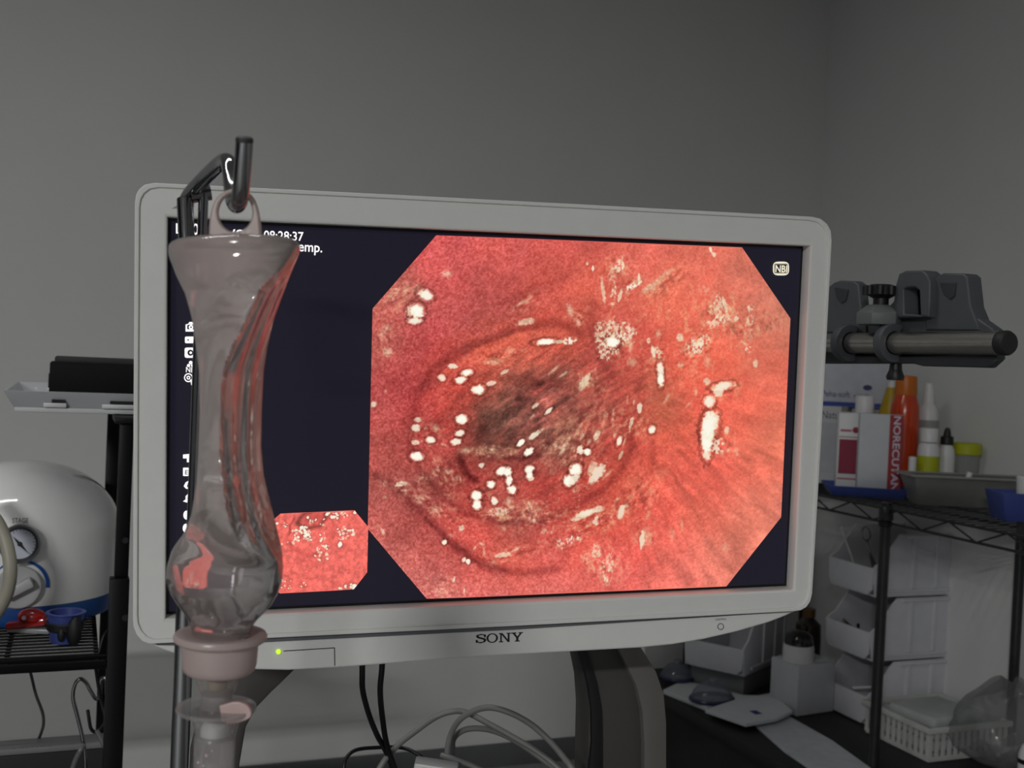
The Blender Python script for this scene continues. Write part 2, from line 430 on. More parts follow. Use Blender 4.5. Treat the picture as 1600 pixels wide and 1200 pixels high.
# ---- the pictures on the screen: a fine grid of coloured points, clipped to the eight-cornered frame of the processor
def vnoise(x, y, seed):
    g = np.random.default_rng(seed).random((257, 257)).astype(np.float32)
    xi = np.floor(x).astype(int); yi = np.floor(y).astype(int)
    fx = x - xi; fy = y - yi
    fx = fx * fx * (3 - 2 * fx); fy = fy * fy * (3 - 2 * fy)
    a = g[yi % 256, xi % 256]; b = g[yi % 256, (xi + 1) % 256]; c = g[(yi + 1) % 256, xi % 256]; d = g[(yi + 1) % 256, (xi + 1) % 256]
    return (a * (1 - fx) + b * fx) * (1 - fy) + (c * (1 - fx) + d * fx) * fy
def fbm(x, y, seed, o=3):
    s = 0; a = 0.5; t = 0
    for k in range(o):
        s = s + a * vnoise(x * 2 ** k, y * 2 ** k, seed + k); t += a; a *= 0.55
    return s / t
def pic_grid(name, poly_px, step, paint, y, parent):
    pl = [S(a, b, 0) for a, b in poly_px]
    xs = [p[0] for p in pl]; zs = [p[1] for p in pl]
    nz = int((max(zs) - min(zs)) / step); nx = int((max(xs) - min(xs)) / step)
    zz = np.linspace(min(zs) + 1e-6, max(zs) - 1e-6, nz)
    Lx = np.full(nz, 1e9); Rx = np.full(nz, -1e9)
    n = len(pl)
    for i in range(n):
        (x0, z0), (x1, z1) = pl[i], pl[(i + 1) % n]
        if abs(z1 - z0) < 1e-9: continue
        t = (zz - z0) / (z1 - z0); ok = (t >= 0) & (t <= 1)
        x = x0 + (x1 - x0) * t
        Lx = np.where(ok, np.minimum(Lx, x), Lx); Rx = np.where(ok, np.maximum(Rx, x), Rx)
    s = np.linspace(0, 1, nx)
    X = Lx[:, None] + (Rx - Lx)[:, None] * s[None]; Z = np.repeat(zz[:, None], nx, 1)
    X = X.ravel(); Z = Z.ravel()
    px, py = to_px(X, Z)
    col = paint(px, py)
    co = np.stack([X, np.full_like(X, y), Z], 1).astype(np.float32)
    idx = np.arange(nz * nx).reshape(nz, nx)
    q = np.stack([idx[:-1, :-1], idx[:-1, 1:], idx[1:, 1:], idx[1:, :-1]], -1).reshape(-1, 4)
    me = bpy.data.meshes.new(name)
    me.vertices.add(len(co)); me.vertices.foreach_set('co', co.ravel())
    me.loops.add(q.size); me.loops.foreach_set('vertex_index', q.ravel().astype(np.int32))
    me.polygons.add(len(q)); me.polygons.foreach_set('loop_start', (np.arange(len(q)) * 4).astype(np.int32))
    me.update(calc_edges=True)
    at = me.color_attributes.new('picture', 'FLOAT_COLOR', 'POINT')
    c = np.clip(col, 0, 255) / 255.0
    c = np.where(c <= 0.04045, c / 12.92, ((c + 0.055) / 1.055) ** 2.4)
    at.data.foreach_set('color', np.concatenate([c, np.ones((len(c), 1))], 1).astype(np.float32).ravel())
    o = bpy.data.objects.new(name, me); COL.objects.link(o); o.parent = parent
    m = bpy.data.materials.get('screen_picture')
    if m is None:
        m = bpy.data.materials.new('screen_picture'); m.use_nodes = True; b = m.node_tree.nodes['Principled BSDF']
        a = m.node_tree.nodes.new('ShaderNodeAttribute'); a.attribute_name = 'picture'
        b.inputs['Base Color'].default_value = (0.01, 0.01, 0.01, 1); b.inputs['Roughness'].default_value = 0.4
        b.inputs['Specular IOR Level'].default_value = 0.15
        m.node_tree.links.new(a.outputs['Color'], b.inputs['Emission Color']); b.inputs['Emission Strength'].default_value = 1.0
    me.materials.append(m)
    return o

BASE = [(690,380,214,84,88),(800,390,218,88,88),(900,400,202,80,78),(1000,400,226,98,90),(1100,410,230,104,92),(1160,430,218,108,96),(1225,500,210,116,102),
(620,470,196,92,88),(700,450,208,82,84),(780,450,192,76,76),(860,450,210,84,78),(920,440,218,94,80),(960,470,208,86,78),(1040,460,230,104,88),(1100,470,230,100,86),(1180,520,218,106,92),
(600,540,192,86,84),(660,530,190,70,75),(720,500,180,74,76),(790,490,180,78,76),(850,500,198,80,74),
(590,640,184,74,75),(640,600,180,63,68),(700,568,188,66,64),(760,548,222,90,76),(820,525,228,90,76),(870,522,218,84,72),(930,560,172,68,64),(1000,540,208,82,74),(1060,560,232,92,78),(1130,560,240,100,84),(1200,580,226,102,88),
(700,600,196,72,66),(760,600,202,80,70),(720,640,192,68,62),(680,660,182,64,64),(830,560,196,84,72),(880,570,184,78,68),(930,600,184,74,68),(980,620,188,76,68),(1040,630,190,92,74),(1090,620,240,92,80),(1160,640,236,98,84),(1210,680,228,112,94),
(800,615,122,70,62),(850,603,120,66,60),(882,618,108,70,64),(840,632,156,62,62),(865,647,165,70,66),(770,660,78,60,52),(800,650,104,72,66),(822,668,118,70,64),(875,675,160,96,86),(900,650,172,82,74),(760,685,92,54,48),(930,640,178,72,66),
(700,700,182,68,66),(650,700,184,70,70),(600,700,184,78,76),(740,720,146,56,54),(800,700,172,64,62),(855,695,150,74,68),(930,690,180,66,62),(980,690,184,70,64),(1040,680,222,90,76),
(1000,740,220,86,74),(1060,740,226,90,80),(1120,740,236,94,84),(1180,740,234,106,92),
(620,770,170,78,76),(680,750,154,74,70),(720,760,186,64,62),(780,760,186,74,70),(850,760,184,64,60),(900,770,182,66,62),(950,750,192,72,62),
(600,820,200,92,90),(650,800,168,66,68),(680,830,196,80,78),(740,820,206,78,74),(800,820,170,78,74),(860,810,176,66,64),(900,830,222,80,72),(960,800,212,80,70),(1020,800,226,88,80),(1100,800,228,98,86),(1170,800,228,114,100),(1210,800,224,116,104),
(640,880,200,96,94),(690,870,196,84,84),(740,860,212,80,76),(800,870,220,86,78),(860,880,206,82,80),(920,880,232,94,88),(980,870,234,88,84),(1050,870,234,100,92),(1120,870,228,114,102),(1150,890,226,116,104),
(680,925,224,112,112),(760,920,222,102,102),(860,915,230,106,104),(960,910,240,106,104),(1060,905,240,112,106),(1120,905,234,116,108)]
# bright flecks: x, y, half width, half height, tilt, strength, mottled
HI = [(665,461,11,8,20,.95,0),(651,486,12,10,30,1,0),(648,501,11,5,0,.9,0),(640,490,6,9,0,.55,1),(698,428,10,7,0,.5,0),(605,512,8,6,0,.35,0),(597,520,8,8,0,.3,0),(605,550,8,8,-40,.5,0),(640,452,20,11,0,.3,1),(612,462,14,10,-40,.3,1),
(707,572,8,4,0,.8,0),(690,590,6,5,20,.85,0),(729,582,9,5,-8,1,0),(719,594,9,5,-15,.95,0),(767,599,7,4,-12,.7,0),(747,609,10,7,-8,1,0),(788,581,7,3,-25,.65,0),(851,534,15,5,-6,1,0),(890,532,10,6,-10,.9,1),(874,534,9,3,-5,.6,0),(822,503,16,5,-12,.55,0),(815,473,16,3,-30,.4,0),(825,468,10,3,-35,.35,0),(770,565,18,6,-8,.35,0),(797,548,12,6,-10,.25,0),(865,578,13,3,-42,.5,0),(880,585,10,3,-35,.5,0),(653,656,6,4,0,.7,0),(584,632,5,5,0,.7,0),(602,612,3,4,0,.35,0),
(890,485,5,14,-18,.5,0),(904,503,10,7,20,.45,1),(913,597,6,14,30,.55,0),(918,590,7,20,40,.45,1),
(721,655,9,7,-10,1,0),(718,677,7,5,-10,.9,0),(712,690,8,5,-12,.9,0),(650,668,7,6,0,.8,0),(649,691,6,4,0,.7,0),(651,713,10,7,0,1,0),(672,687,7,5,0,.95,0),(680,668,6,7,-20,.45,0),(665,669,5,4,0,.3,0),(693,695,5,3,0,.4,0),
(626,756,10,4,-12,.65,0),(632,766,8,3,0,.5,0),(652,777,9,4,20,.35,0),(598,757,8,6,0,.3,1),(602,777,5,3,0,.4,0),(655,784,6,3,0,.45,0),
(752,727,5,4,-15,.75,0),(767,748,0.1,0.1,0,.1,0),(783,736,8,6,-30,1,0),(793,737,6,7,10,1,0),(795,751,5,8,0,1,0),(800,765,7,7,0,1,0),(767,757,6,6,-20,1,0),(744,774,8,7,-15,1,0),(745,789,7,7,-15,1,0),(772,782,5,6,0,.9,0),(827,733,7,6,-20,1,0),(827,743,6,5,-25,1,0),(830,748,5,3,-25,.7,0),
(813,692,7,4,-42,1,0),(826,706,8,5,-38,1,0),(834,680,11,4,-35,.8,0),(846,672,10,3,-35,.45,1),(857,642,8,3,-42,.85,0),(836,634,7,3,-40,.6,0),(832,650,6,2,-40,.45,0),
(899,734,8,10,35,1,0),(888,751,7,9,10,1,0),(897,748,6,10,40,.8,0),(911,705,0.1,.1,0,.1,0),
(933,740,8,19,38,.8,0),(925,732,6,12,30,.55,0),(950,740,3,13,45,.45,0),(900,765,12,6,-35,.4,1),
(795,783,8,9,10,.5,0),(780,799,17,7,-8,.55,1),(824,790,13,8,-10,.45,1),(832,812,8,5,15,.5,1),(855,830,11,7,0,.5,1),(835,800,20,16,0,.25,1),(892,844,14,6,-25,.85,1),(876,850,8,8,0,.65,1),(910,805,18,5,-22,.65,0),(787,825,6,5,-20,.4,0),
(694,847,4,4,0,.95,0),(725,874,3,4,30,.85,0),(731,877,4,4,0,.95,0),(721,825,4,5,20,.65,0),(705,837,6,5,0,.3,1),(682,733,9,15,0,.35,1),(680,800,14,12,0,.35,1),(660,748,14,9,0,.25,1),(700,737,9,5,10,.45,0),(717,749,8,7,20,.4,1),(728,704,9,5,-15,.4,0),(755,703,22,6,-4,.3,1),(704,775,12,8,10,.25,1),
(786,867,13,4,-8,.6,0),(805,859,12,3,-28,.5,0),(741,857,2,8,28,.45,0),(752,849,7,3,10,.5,0),(756,862,2.5,10,-8,.45,0),(770,880,9,6,20,.35,1),(709,905,2,5,20,.7,0),(725,922,1.5,5,5,.65,0),(686,922,9,6,20,.45,1),(598,830,2.5,5,-20,.55,0),(590,820,5,4,0,.3,1),
(880,700,4,18,28,.5,0),(870,697,12,4,10,.3,1),(905,702,4,6,30,.85,0),(917,706,6,5,-30,1,0),(908,706,3,5,25,.8,0),(932,680,4,9,28,.6,0),(910,681,3,7,30,.5,0),(920,690,4,6,30,.4,0),(967,689,4,8,18,.9,0),(960,680,3,6,20,.5,0),(986,660,3,10,15,.6,0),(999,637,4,8,5,.75,0),(975,690,2,8,20,.5,0),(970,710,2.5,8,25,.55,0),(958,645,2,8,5,.4,0),(980,625,2,8,5,.4,0),(990,628,2,5,0,.5,0),(957,655,3,5,10,.4,0),(1018,671,5,6,25,.95,0),
(957,522,19,22,10,.62,1),(948,545,13,15,20,.7,1),(957,535,9,9,0,1,0),(980,520,12,14,10,.75,1),(935,520,6,16,0,.55,1),(968,415,7,10,20,.75,1),(957,428,8,14,20,.5,1),(990,446,14,5,-28,.95,1),(998,435,2,8,0,.7,0),(942,455,3,20,-8,.55,0),(958,460,4,18,8,.6,1),(968,463,3,11,15,.6,0),(978,455,6,8,-20,.5,1),(1016,449,18,7,-28,.5,0),(1035,432,24,6,-38,.35,0),(926,419,2,5,0,.8,0),(917,412,2,3,0,.6,0),(972,405,2,6,0,.5,0),
(1110,390,2,6,-15,.8,0),(1115,398,3,5,-25,.7,0),(1100,452,12,9,0,.3,1),(1120,480,12,20,0,.55,1),(1132,475,3,14,-18,.6,0),(1124,502,26,8,-18,.6,1),(1150,498,4,4,0,.6,0),(1088,540,14,12,-30,.75,1),(1100,532,12,8,-30,.65,1),(1078,545,16,12,0,.45,1),(1062,527,5,6,0,.6,0),(1172,482,5,8,0,.6,1),(1172,500,7,8,0,.55,1),(1172,525,5,12,10,.5,1),(1163,537,8,4,30,.5,1),(1171,547,6,5,0,.8,1),(1180,568,4,7,10,.6,0),(1028,522,5,8,0,.4,0),(1027,552,9,9,0,.6,1),(1020,550,3,10,-10,.7,0),(1031,575,5,10,-5,.9,0),(1032,592,5,11,0,1,0),(1013,532,3,4,0,.6,0),(985,540,5,16,0,.4,0),(987,565,8,9,0,.35,0),(1063,570,8,6,0,.45,1),(1105,565,7,14,0,.3,0),(1130,603,16,6,-10,.85,0),(1122,612,8,8,0,.75,0),(1104,596,5,6,-20,.6,0),(1108,628,8,9,0,.9,0),(1112,652,12,10,0,.75,0),(1042,622,3,12,32,.4,0),(1087,613,3,8,0,.45,0),(1075,632,9,3,-40,.3,0),
(1104,683,9,28,0,1,0),(1108,665,12,22,10,.95,0),(1122,698,10,12,30,.75,1),(1135,672,4,6,20,.6,0),(1137,703,4,4,0,.45,0),(1104,712,6,6,0,.8,0),(1150,706,4,8,-10,.3,0),
(970,800,5,12,15,.75,0),(978,790,6,5,0,.4,0),(917,801,16,5,-18,.75,0),(935,795,8,5,-10,.65,0),(933,813,7,8,25,.7,1),(1003,843,4,14,5,.75,0),(1008,840,10,18,0,.25,0),(930,862,8,12,10,.6,1),(915,872,9,10,0,.4,1),(948,888,9,20,8,.6,1),(948,905,7,12,0,.5,1),(960,880,8,14,20,.35,1),(905,840,10,6,0,.4,1),(1065,820,3,12,-10,.35,0),(1050,835,5,14,-5,.2,0),(1133,855,8,8,0,.2,0),(1012,805,4,10,30,.3,0),(965,780,5,3,-20,.4,0)]
# dark folds: polyline, half width, strength
FOLD = [([(642,700),(643,655),(652,615),(672,583),(698,558),(740,536),(790,518),(830,507),(868,505),(905,518)],8,.22),
([(690,572),(730,547),(790,522),(840,511)],4,.22),
([(590,742),(620,765),(665,805),(700,843),(735,873),(775,890),(820,895),(870,888)],8,.27),
([(665,810),(700,845),(740,876),(790,893)],4,.25),
([(655,730),(690,776),(720,796),(760,812),(800,818),(850,812),(900,792),(940,765),(970,735),(988,695)],6,.24),
([(985,700),(987,655),(1000,600)],8,.14),([(719,712),(723,728),(731,742),(742,752)],6,.55),
([(745,682),(770,655),(800,640),(825,612),(850,598),(885,605)],8,.20),
([(840,712),(815,716),(790,713)],5,.45),([(835,700),(865,690),(905,660)],6,.25),([(925,470),(925,520),(938,560),(960,590)],9,.16),
([(780,475),(830,455),(885,432)],8,.14),([(893,640),(930,655),(970,640)],8,.14),([(590,800),(640,850),(690,900)],6,.10),
([(800,598),(830,590),(850,602)],7,.25),([(880,860),(910,830),(960,840)],6,.10),([(1020,690),(1020,725)],6,.18)]
LIGHTF = [([(690,590),(730,558),(790,532),(840,518),(880,518)],8,.35,(236,104,84)),([(835,612),(855,598),(875,600)],3,.4,(190,70,72)),([(870,655),(890,690)],8,.35,(180,100,84)),([(720,705),(770,700),(800,706)],6,.35,(190,120,104)),
([(840,640),(880,610)],3,.3,(180,80,76)),([(860,700),(880,670),(900,660)],5,.3,(190,110,96))]
PATCH = [(965,418,20,30,80,.6),(985,445,26,10,-30,.6),(960,528,34,30,75,.8),(1028,560,14,40,0,.55),(1088,540,40,24,-28,.8),(1125,488,34,36,70,.7),(1172,512,16,58,80,.6),(1125,610,34,18,-10,.6),(1122,692,28,30,70,.6),(1045,440,60,16,-38,.55),
(800,800,55,20,-10,.6),(850,808,55,22,-5,.5),(755,772,36,18,-15,.4),(930,812,55,24,-20,.65),(885,846,36,14,-22,.6),(945,878,36,40,75,.6),(1003,842,14,26,80,.5),(690,742,36,28,60,.45),(662,682,30,34,70,.35),(625,466,44,26,-30,.45),(605,535,22,40,70,.35),(780,705,48,13,-4,.55),(905,690,75,40,-62,.5),(975,660,26,60,-70,.5),(922,596,18,34,-60,.6),(640,768,50,18,25,.4),(800,864,70,13,-15,.45),(690,915,30,20,20,.35),(870,690,40,26,-45,.5),(820,475,40,14,-30,.35),(780,560,60,14,-10,.3),(1150,900,1,1,0,0),(1000,770,60,30,-50,.35),(700,800,50,16,25,.35),(900,495,18,26,30,.4)]
def seg_dist(px, py, pts):
    d = np.full(px.shape, 1e9, np.float32)
    for (x0, y0), (x1, y1) in zip(pts[:-1], pts[1:]):
        vx, vy = x1 - x0, y1 - y0; L2 = vx * vx + vy * vy
        t = np.clip(((px - x0) * vx + (py - y0) * vy) / L2, 0, 1)
        d = np.minimum(d, np.hypot(px - x0 - t * vx, py - y0 - t * vy))
    return d
def flecks(col, px, py, hi, cream=(232, 214, 172), white=(255, 255, 246)):
    cream = np.array(cream, np.float32); white = np.array(white, np.float32)
    mot = fbm(px / 3.1, py / 4.2, 91, 2); wob = fbm(px / 3.5, py / 3.5, 17, 2) - 0.5
    for (x, y, a, b, ang, s, mt) in hi:
        R = 1.8 * max(a, b) + 4
        ii = np.nonzero((np.abs(px - x) < R) & (np.abs(py - y) < R))[0]
        if not len(ii): continue
        t = math.radians(ang); c, sn = math.cos(t), math.sin(t)
        dx, dy = px[ii] - x, py[ii] - y
        u = (dx * c + dy * sn) / a; v = (-dx * sn + dy * c) / b
        d = np.hypot(u, v) + wob[ii] * (0.9 if mt else 0.55)
        soft = 1.1 if s < 0.6 else 0.5
        al = np.clip((1.15 - d) / soft, 0, 1); al = al * al * (3 - 2 * al)
        if mt: al = al * np.clip((mot[ii] - 0.33) * 3.6, 0, 1)
        k = (al * s)[:, None]
        q = (np.clip(s * 1.5 - 0.65, 0, 1) * np.clip(1.45 - 1.0 * d, 0.1, 1))[:, None]
        tgt = cream + (white - cream) * q
        # a thin dark edge round the hard flecks
        if s > 0.85 and not mt:
            ed = np.clip(1 - np.abs(d - 1.35) / 0.28, 0, 1)[:, None] * 0.26 * (col[ii].mean(1, keepdims=True) < 170)
            col[ii] *= (1 - ed)
        col[ii] = col[ii] * (1 - k) + tgt * k
    return col
def paint_main(px, py):
    px = px.astype(np.float32); py = py.astype(np.float32)
    wx = px + (fbm(px / 26, py / 26, 3, 3) - .5) * 26; wy = py + (fbm(px / 26, py / 26, 33, 3) - .5) * 26
    num = np.zeros((len(px), 3), np.float32); den = np.full(len(px), 1e-9, np.float32)
    for x, y, r, g, b in BASE:
        k = np.exp(-((wx - x) ** 2 + (wy - y) ** 2) / (2 * 27 ** 2)); den += k
        num += k[:, None] * np.array([r, g, b], np.float32)
    col = num / den[:, None]
    # streaks: radiating from the lumen on the right, slanted inside the ring
    dx, dy = px - 900, py - 560
    ang = np.arctan2(dy, dx); rad = np.hypot(dx, dy)
    st = fbm(ang * 34 + 40, rad / 34, 51, 3) - .5
    wr = np.clip((px - 930) / 90, 0, 1) * np.clip((py - 560) / 150, 0.25, 1)
    col *= (1 + 0.34 * st * wr)[:, None]
    s2 = fbm((px * .55 + py * .83) / 5, (px * .83 - py * .55) / 26, 61, 3) - .5
    wi = np.exp(-(((px - 850) / 150) ** 2 + ((py - 640) / 120) ** 2))
    col *= (1 + 0.8 * s2 * wi)[:, None]
    big = fbm(px / 34, py / 30, 71, 3) - .5
    col *= (1 + 0.22 * big)[:, None]
    for pts, wd, s in FOLD:
        k = np.exp(-(seg_dist(wx * .25 + px * .75, wy * .25 + py * .75, pts) / wd) ** 2) * s
        col *= (1 - k[:, None] * np.array([0.72, 1, .95], np.float32))
    for pts, wd, s, c in LIGHTF:
        k = (np.exp(-(seg_dist(wx * .5 + px * .5, wy * .5 + py * .5, pts) / wd) ** 2) * s)[:, None]
        col = col * (1 - k) + np.array(c, np.float32) * k
    # faint cream haze of small vessels and mucus, upper right
    hz = np.clip((fbm(px / 7, py / 12, 81, 3) - .56) * 5, 0, 1) * np.exp(-(((px - 1060) / 110) ** 2 + ((py - 520) / 100) ** 2))
    col = col * (1 - .32 * hz[:, None]) + np.array([244, 190, 150], np.float32) * .32 * hz[:, None]
    vs = np.clip((.46 - fbm(px / 6, py / 11, 85, 2)) * 6, 0, 1) * np.clip((px - 1130) / 60, 0, 1) * np.clip((560 - py) / 80, 0, 1)
    col *= (1 - .10 * vs)[:, None]
    # glimmering field of fine flecks inside the ring and lower centre
    ff = np.clip((fbm(px / 4.5, py / 3.6, 95, 2) - .66) * 8, 0, 1) * np.exp(-(((px - 900) / 150) ** 2 + ((py - 790) / 75) ** 2))
    col = col * (1 - .30 * ff[:, None]) + np.array([240, 186, 160], np.float32) * .30 * ff[:, None]
    # mottled lumen
    lm = np.exp(-(((px - 820) / 75) ** 2 + ((py - 645) / 55) ** 2))
    m1_ = fbm((px * .7 + py * .7) / 7, (px * .7 - py * .7) / 22, 111, 3) - .5; m2_ = fbm(px / 15, py / 12, 121, 3) - .5
    col *= (1 + 1.1 * m2_ * lm)[:, None]
    pk = np.clip(m1_ * 4.0, 0, 1) * lm
    col = col * (1 - .45 * pk[:, None]) + np.array([186, 92, 84], np.float32) * .45 * pk[:, None]
    # mucus: streaky cream patches
    for (x, y, a, b, ang, s) in PATCH:
        R_ = 1.7 * max(a, b); ii = np.nonzero((np.abs(px - x) < R_) & (np.abs(py - y) < R_))[0]
        t = math.radians(ang); dx_, dy_ = px[ii] - x, py[ii] - y
        u = dx_ * math.cos(t) + dy_ * math.sin(t); v = -dx_ * math.sin(t) + dy_ * math.cos(t)
        env = np.clip(1.5 - np.hypot(u / a, v / b) * 1.25, 0, 1)
        n_ = fbm((px[ii] * math.cos(t) + py[ii] * math.sin(t)) / 9, (-px[ii] * math.sin(t) + py[ii] * math.cos(t)) / 5.2, 301, 3)
        k = np.clip((n_ - .49) * 3.6, 0, 1) * env * s * .85
        dk_ = np.clip((.44 - n_) * 5, 0, 1) * env * .20
        col[ii] *= (1 - dk_)[:, None]
        col[ii] = col[ii] * (1 - k[:, None]) + np.array([244, 200, 164], np.float32) * k[:, None]
    col *= np.array([0.99, 1.07, 1.0], np.float32)
    HJ = [(x, y, a * 1.1, b * 1.1, g, s ** .75, mt) for x, y, a, b, g, s, mt in HI]
    col = flecks(col, px, py, HJ)
    # sensor grain
    gr = np.random.default_rng(5).normal(0, 1, (len(px), 1)).astype(np.float32)
    g2 = (vnoise(px / 2.1, py / 2.1, 11) + vnoise(px / 3.3, py / 3.3, 13) - 1)[:, None]
    amp = np.clip(1.25 - (px - 640) / 700, .45, 1.25)[:, None]
    lum = np.clip(col.mean(1, keepdims=True) / 140, .5, 1.1) * (col.mean(1, keepdims=True) < 200)
    col += (gr * 5 + g2 * 34) * amp * lum * np.array([[1.0, .85, .85]], np.float32)
    # thin pink line where the picture is masked
    return col
big_poly = [(682, 367), (1159, 386.5), (1234.5, 497.5), (1220, 808), (1134.5, 916), (667, 936), (574.5, 826), (582, 482)]
pic_grid('endoscope_picture', big_poly, 0.00052, paint_main, -0.0006, pan)

def paint_small(px, py):
    X = (px - 420) * 8; Y = (py - 780) * 8
    col = np.zeros((len(px), 3), np.float32) + np.array([236, 108, 98], np.float32)
    f = fbm(px / 5, py / 5, 201, 3) - .5
    col *= (1 + .45 * f)[:, None]
    def dk(pts, wd, s, c=(120, 40, 40)):
        nonlocal col
        k = (np.exp(-(seg_dist(X, Y, pts) / wd) ** 2) * s)[:, None]
        col = col * (1 - k) + np.array(c, np.float32) * k
    dk([(360, 300), (390, 230), (450, 180), (520, 160)], 28, .75, (110, 52, 48)); dk([(360, 300), (420, 345), (520, 355), (640, 330), (705, 250), (700, 170)], 26, .7, (120, 56, 50))
    dk([(480, 250), (560, 240), (640, 220)], 70, .55, (176, 66, 62)); dk([(260, 420), (265, 330), (320, 240)], 14, .5); dk([(200, 260), (230, 300)], 12, .4); dk([(230, 480), (290, 600), (380, 670), (520, 695), (620, 680)], 24, .38, (170, 60, 58))
    dk([(800, 320), (800, 460)], 28, .35, (180, 70, 64)); dk([(430, 990), (600, 980)], 12, .35, (180, 70, 66)); dk([(330, 750), (560, 790)], 20, .22, (180, 70, 66)); dk([(480, 1050)], 1, 0) if False else None
    R = np.random.default_rng(42); hi = []
    def scat(x0, x1, y0, y1, n, a=(8, 22), s=(.6, 1)):
        for _ in range(n):
            hi.append((420 + R.uniform(x0, x1) / 8, 780 + R.uniform(y0, y1) / 8, R.uniform(*a) / 8, R.uniform(*a) / 8, R.uniform(-60, 60), R.uniform(*s), 0))
    scat(290, 560, 380, 520, 34); scat(400, 480, 330, 470, 12, (12, 28), (.9, 1)); scat(560, 760, 560, 760, 22, (8, 20), (.6, .95)); scat(640, 720, 420, 520, 8); scat(860, 1060, 330, 520, 22); scat(720, 860, 170, 240, 10, (10, 24), (.8, 1)); scat(780, 980, 150, 220, 10)
    scat(180, 240, 290, 400, 8, (6, 14)); scat(160, 500, 1010, 1120, 12, (6, 16)); scat(880, 1080, 1060, 1120, 10, (10, 22), (.7, 1)); scat(480, 700, 240, 320, 10, (8, 18)); scat(140, 320, 520, 560, 5)
    hi += [(420 + 890 / 8, 780 + 565 / 8, 3.2, 4.6, 15, 1, 0), (420 + 1075 / 8, 780 + 1090 / 8, 4, 4, 30, 1, 0), (420 + 100 / 8, 780 + 300 / 8, 3, 2.4, 0, 1, 0), (420 + 487 / 8, 780 + 228 / 8, 2.4, 2.6, 0, 1, 0), (420 + 1075 / 8, 780 + 165 / 8, 2.5, 3, 30, .9, 0)]
    for q in range(60):
        hi.append((420 + R.uniform(200, 1200) / 8, 780 + R.uniform(400, 1100) / 8, .8, .9, 0, .4, 0))
    col = flecks(col, px.astype(np.float32), py.astype(np.float32), hi)
    gr = np.random.default_rng(6).normal(0, 1, (len(px), 1)).astype(np.float32)
    return col + gr * 6
small_poly = [(438.5, 802), (553.7, 797), (575.2, 823), (573.6, 894), (552.3, 921), (437.5, 927), (418, 912), (416, 822)]
pic_grid('inset_picture', small_poly, 0.00045, paint_small, -0.0006, pan)

# ---- screen lettering and icons
M_TXT = glow('screen_white', (255, 250, 252), 1.15)
M_TXTC = glow('screen_cream', (238, 232, 208), 1.0)
def s3(px, py, off=-0.0009):
    x, z = S(px, py, 0); return (x, off, z)
def on_screen(s, x0, y0, x1, y1, h_px, name='screen_lettering', m=None, par=None, bold=0.012):
    a = s3(x0, y0); b = s3(x1, y1); up = s3(x0, y0 - h_px)
    ex = np.subtract(b, a)
    return lettering(par or pan, s, a, ex, np.subtract(up, a), w=float(np.linalg.norm(ex)), h=float(np.linalg.norm(np.subtract(up, a))), mat=m or M_TXT, name=name, bold=bold, ext=0.0001)
on_screen('08:28:37', 412, 374.5, 474, 377, 14.5)
on_screen('emp.', 466, 397.5, 503, 399.5, 15.5)
on_screen('/05', 359, 372, 395, 373.5, 14)
on_screen('L', 275, 365, 284, 365.3, 16); on_screen('0', 301, 367, 310, 367.4, 18)
def icon(loops, cx, cy):
    v, f = curve_mesh([[s3(cx + x, cy + y)[0::2] for x, y in lp] for lp in loops], 0.00005)
    mk('screen_icon', MB().add([(x, -0.0009 - z, y) for x, y, z in v], f), M_TXT, pan, smooth=0)
def ell(rx, ry, n=20, x=0, y=0): return [(x + rx * math.cos(2 * math.pi * i / n), y + ry * math.sin(2 * math.pi * i / n)) for i in range(n)]
def rrect(a, b, r, n=4):
    out = []
    for sx, sy, st in ((1, 1, 0), (-1, 1, 90), (-1, -1, 180), (1, -1, 270)):
        for i in range(n + 1):
            t = math.radians(st + 90 * i / n); out.append((sx * (a - r) + r * math.cos(t), sy * (b - r) + r * math.sin(t)))
    return out
icon([[(-8, -4), (-4, -5), (-2, -8), (3, -8), (5, -5), (8, -4), (8, 7), (-8, 7)], rrect(5.5, 3.6, 1.5)], 298, 511); icon([ell(3.6, 3.6), ell(1.3, 1.3)], 298.5, 511.3)
icon([rrect(8, 5.2, 2), ell(1.3, 1.3, 10, -3)], 297, 531)
icon([rrect(8, 8, 3), ell(4.6, 4.8, 20, 1)], 296.5, 551); icon([ell(2, 2)], 298, 551)
icon([ell(2.8, 2.8)], 298, 566.5); icon([ell(2.5, 2.5)], 294.6, 571); icon([ell(1.8, 1.8)], 300, 571)
on_screen('NBI', 290.5, 581.5, 305.5, 582, 8.5, name='screen_icon')
icon([ell(7, 7), ell(5.2, 5.2)], 294.5, 590); icon([ell(3, 3), ell(1.3, 1.3)], 294.5, 590); icon([[(-2, -4), (2, -5), (2, 4), (0, 5)]], 299, 597)
icon([[(-6, -5), (5, -6), (5, 7), (0, 7), (0, 1), (-6, 1)]], 292, 715); icon([rrect(5.5, 6.5, 1)], 291.5, 737); on_screen('E', 289, 741, 293.5, 741.2, 7, name='screen_icon', m=M_LCDBLACK)
icon([[(4, -7), (-1, -4), (-4, 2), (0, 6), (4, 6), (1, 2)]], 291, 757.5); icon([[(4, -8), (-1, -3), (-1, 2), (-5, 5), (1, 7), (4, 5), (2, 0)]], 291, 778)
icon([ell(5, 7)], 291.5, 804.5); icon([ell(5, 7)], 290.5, 825); icon([ell(5, 6)], 290, 845)
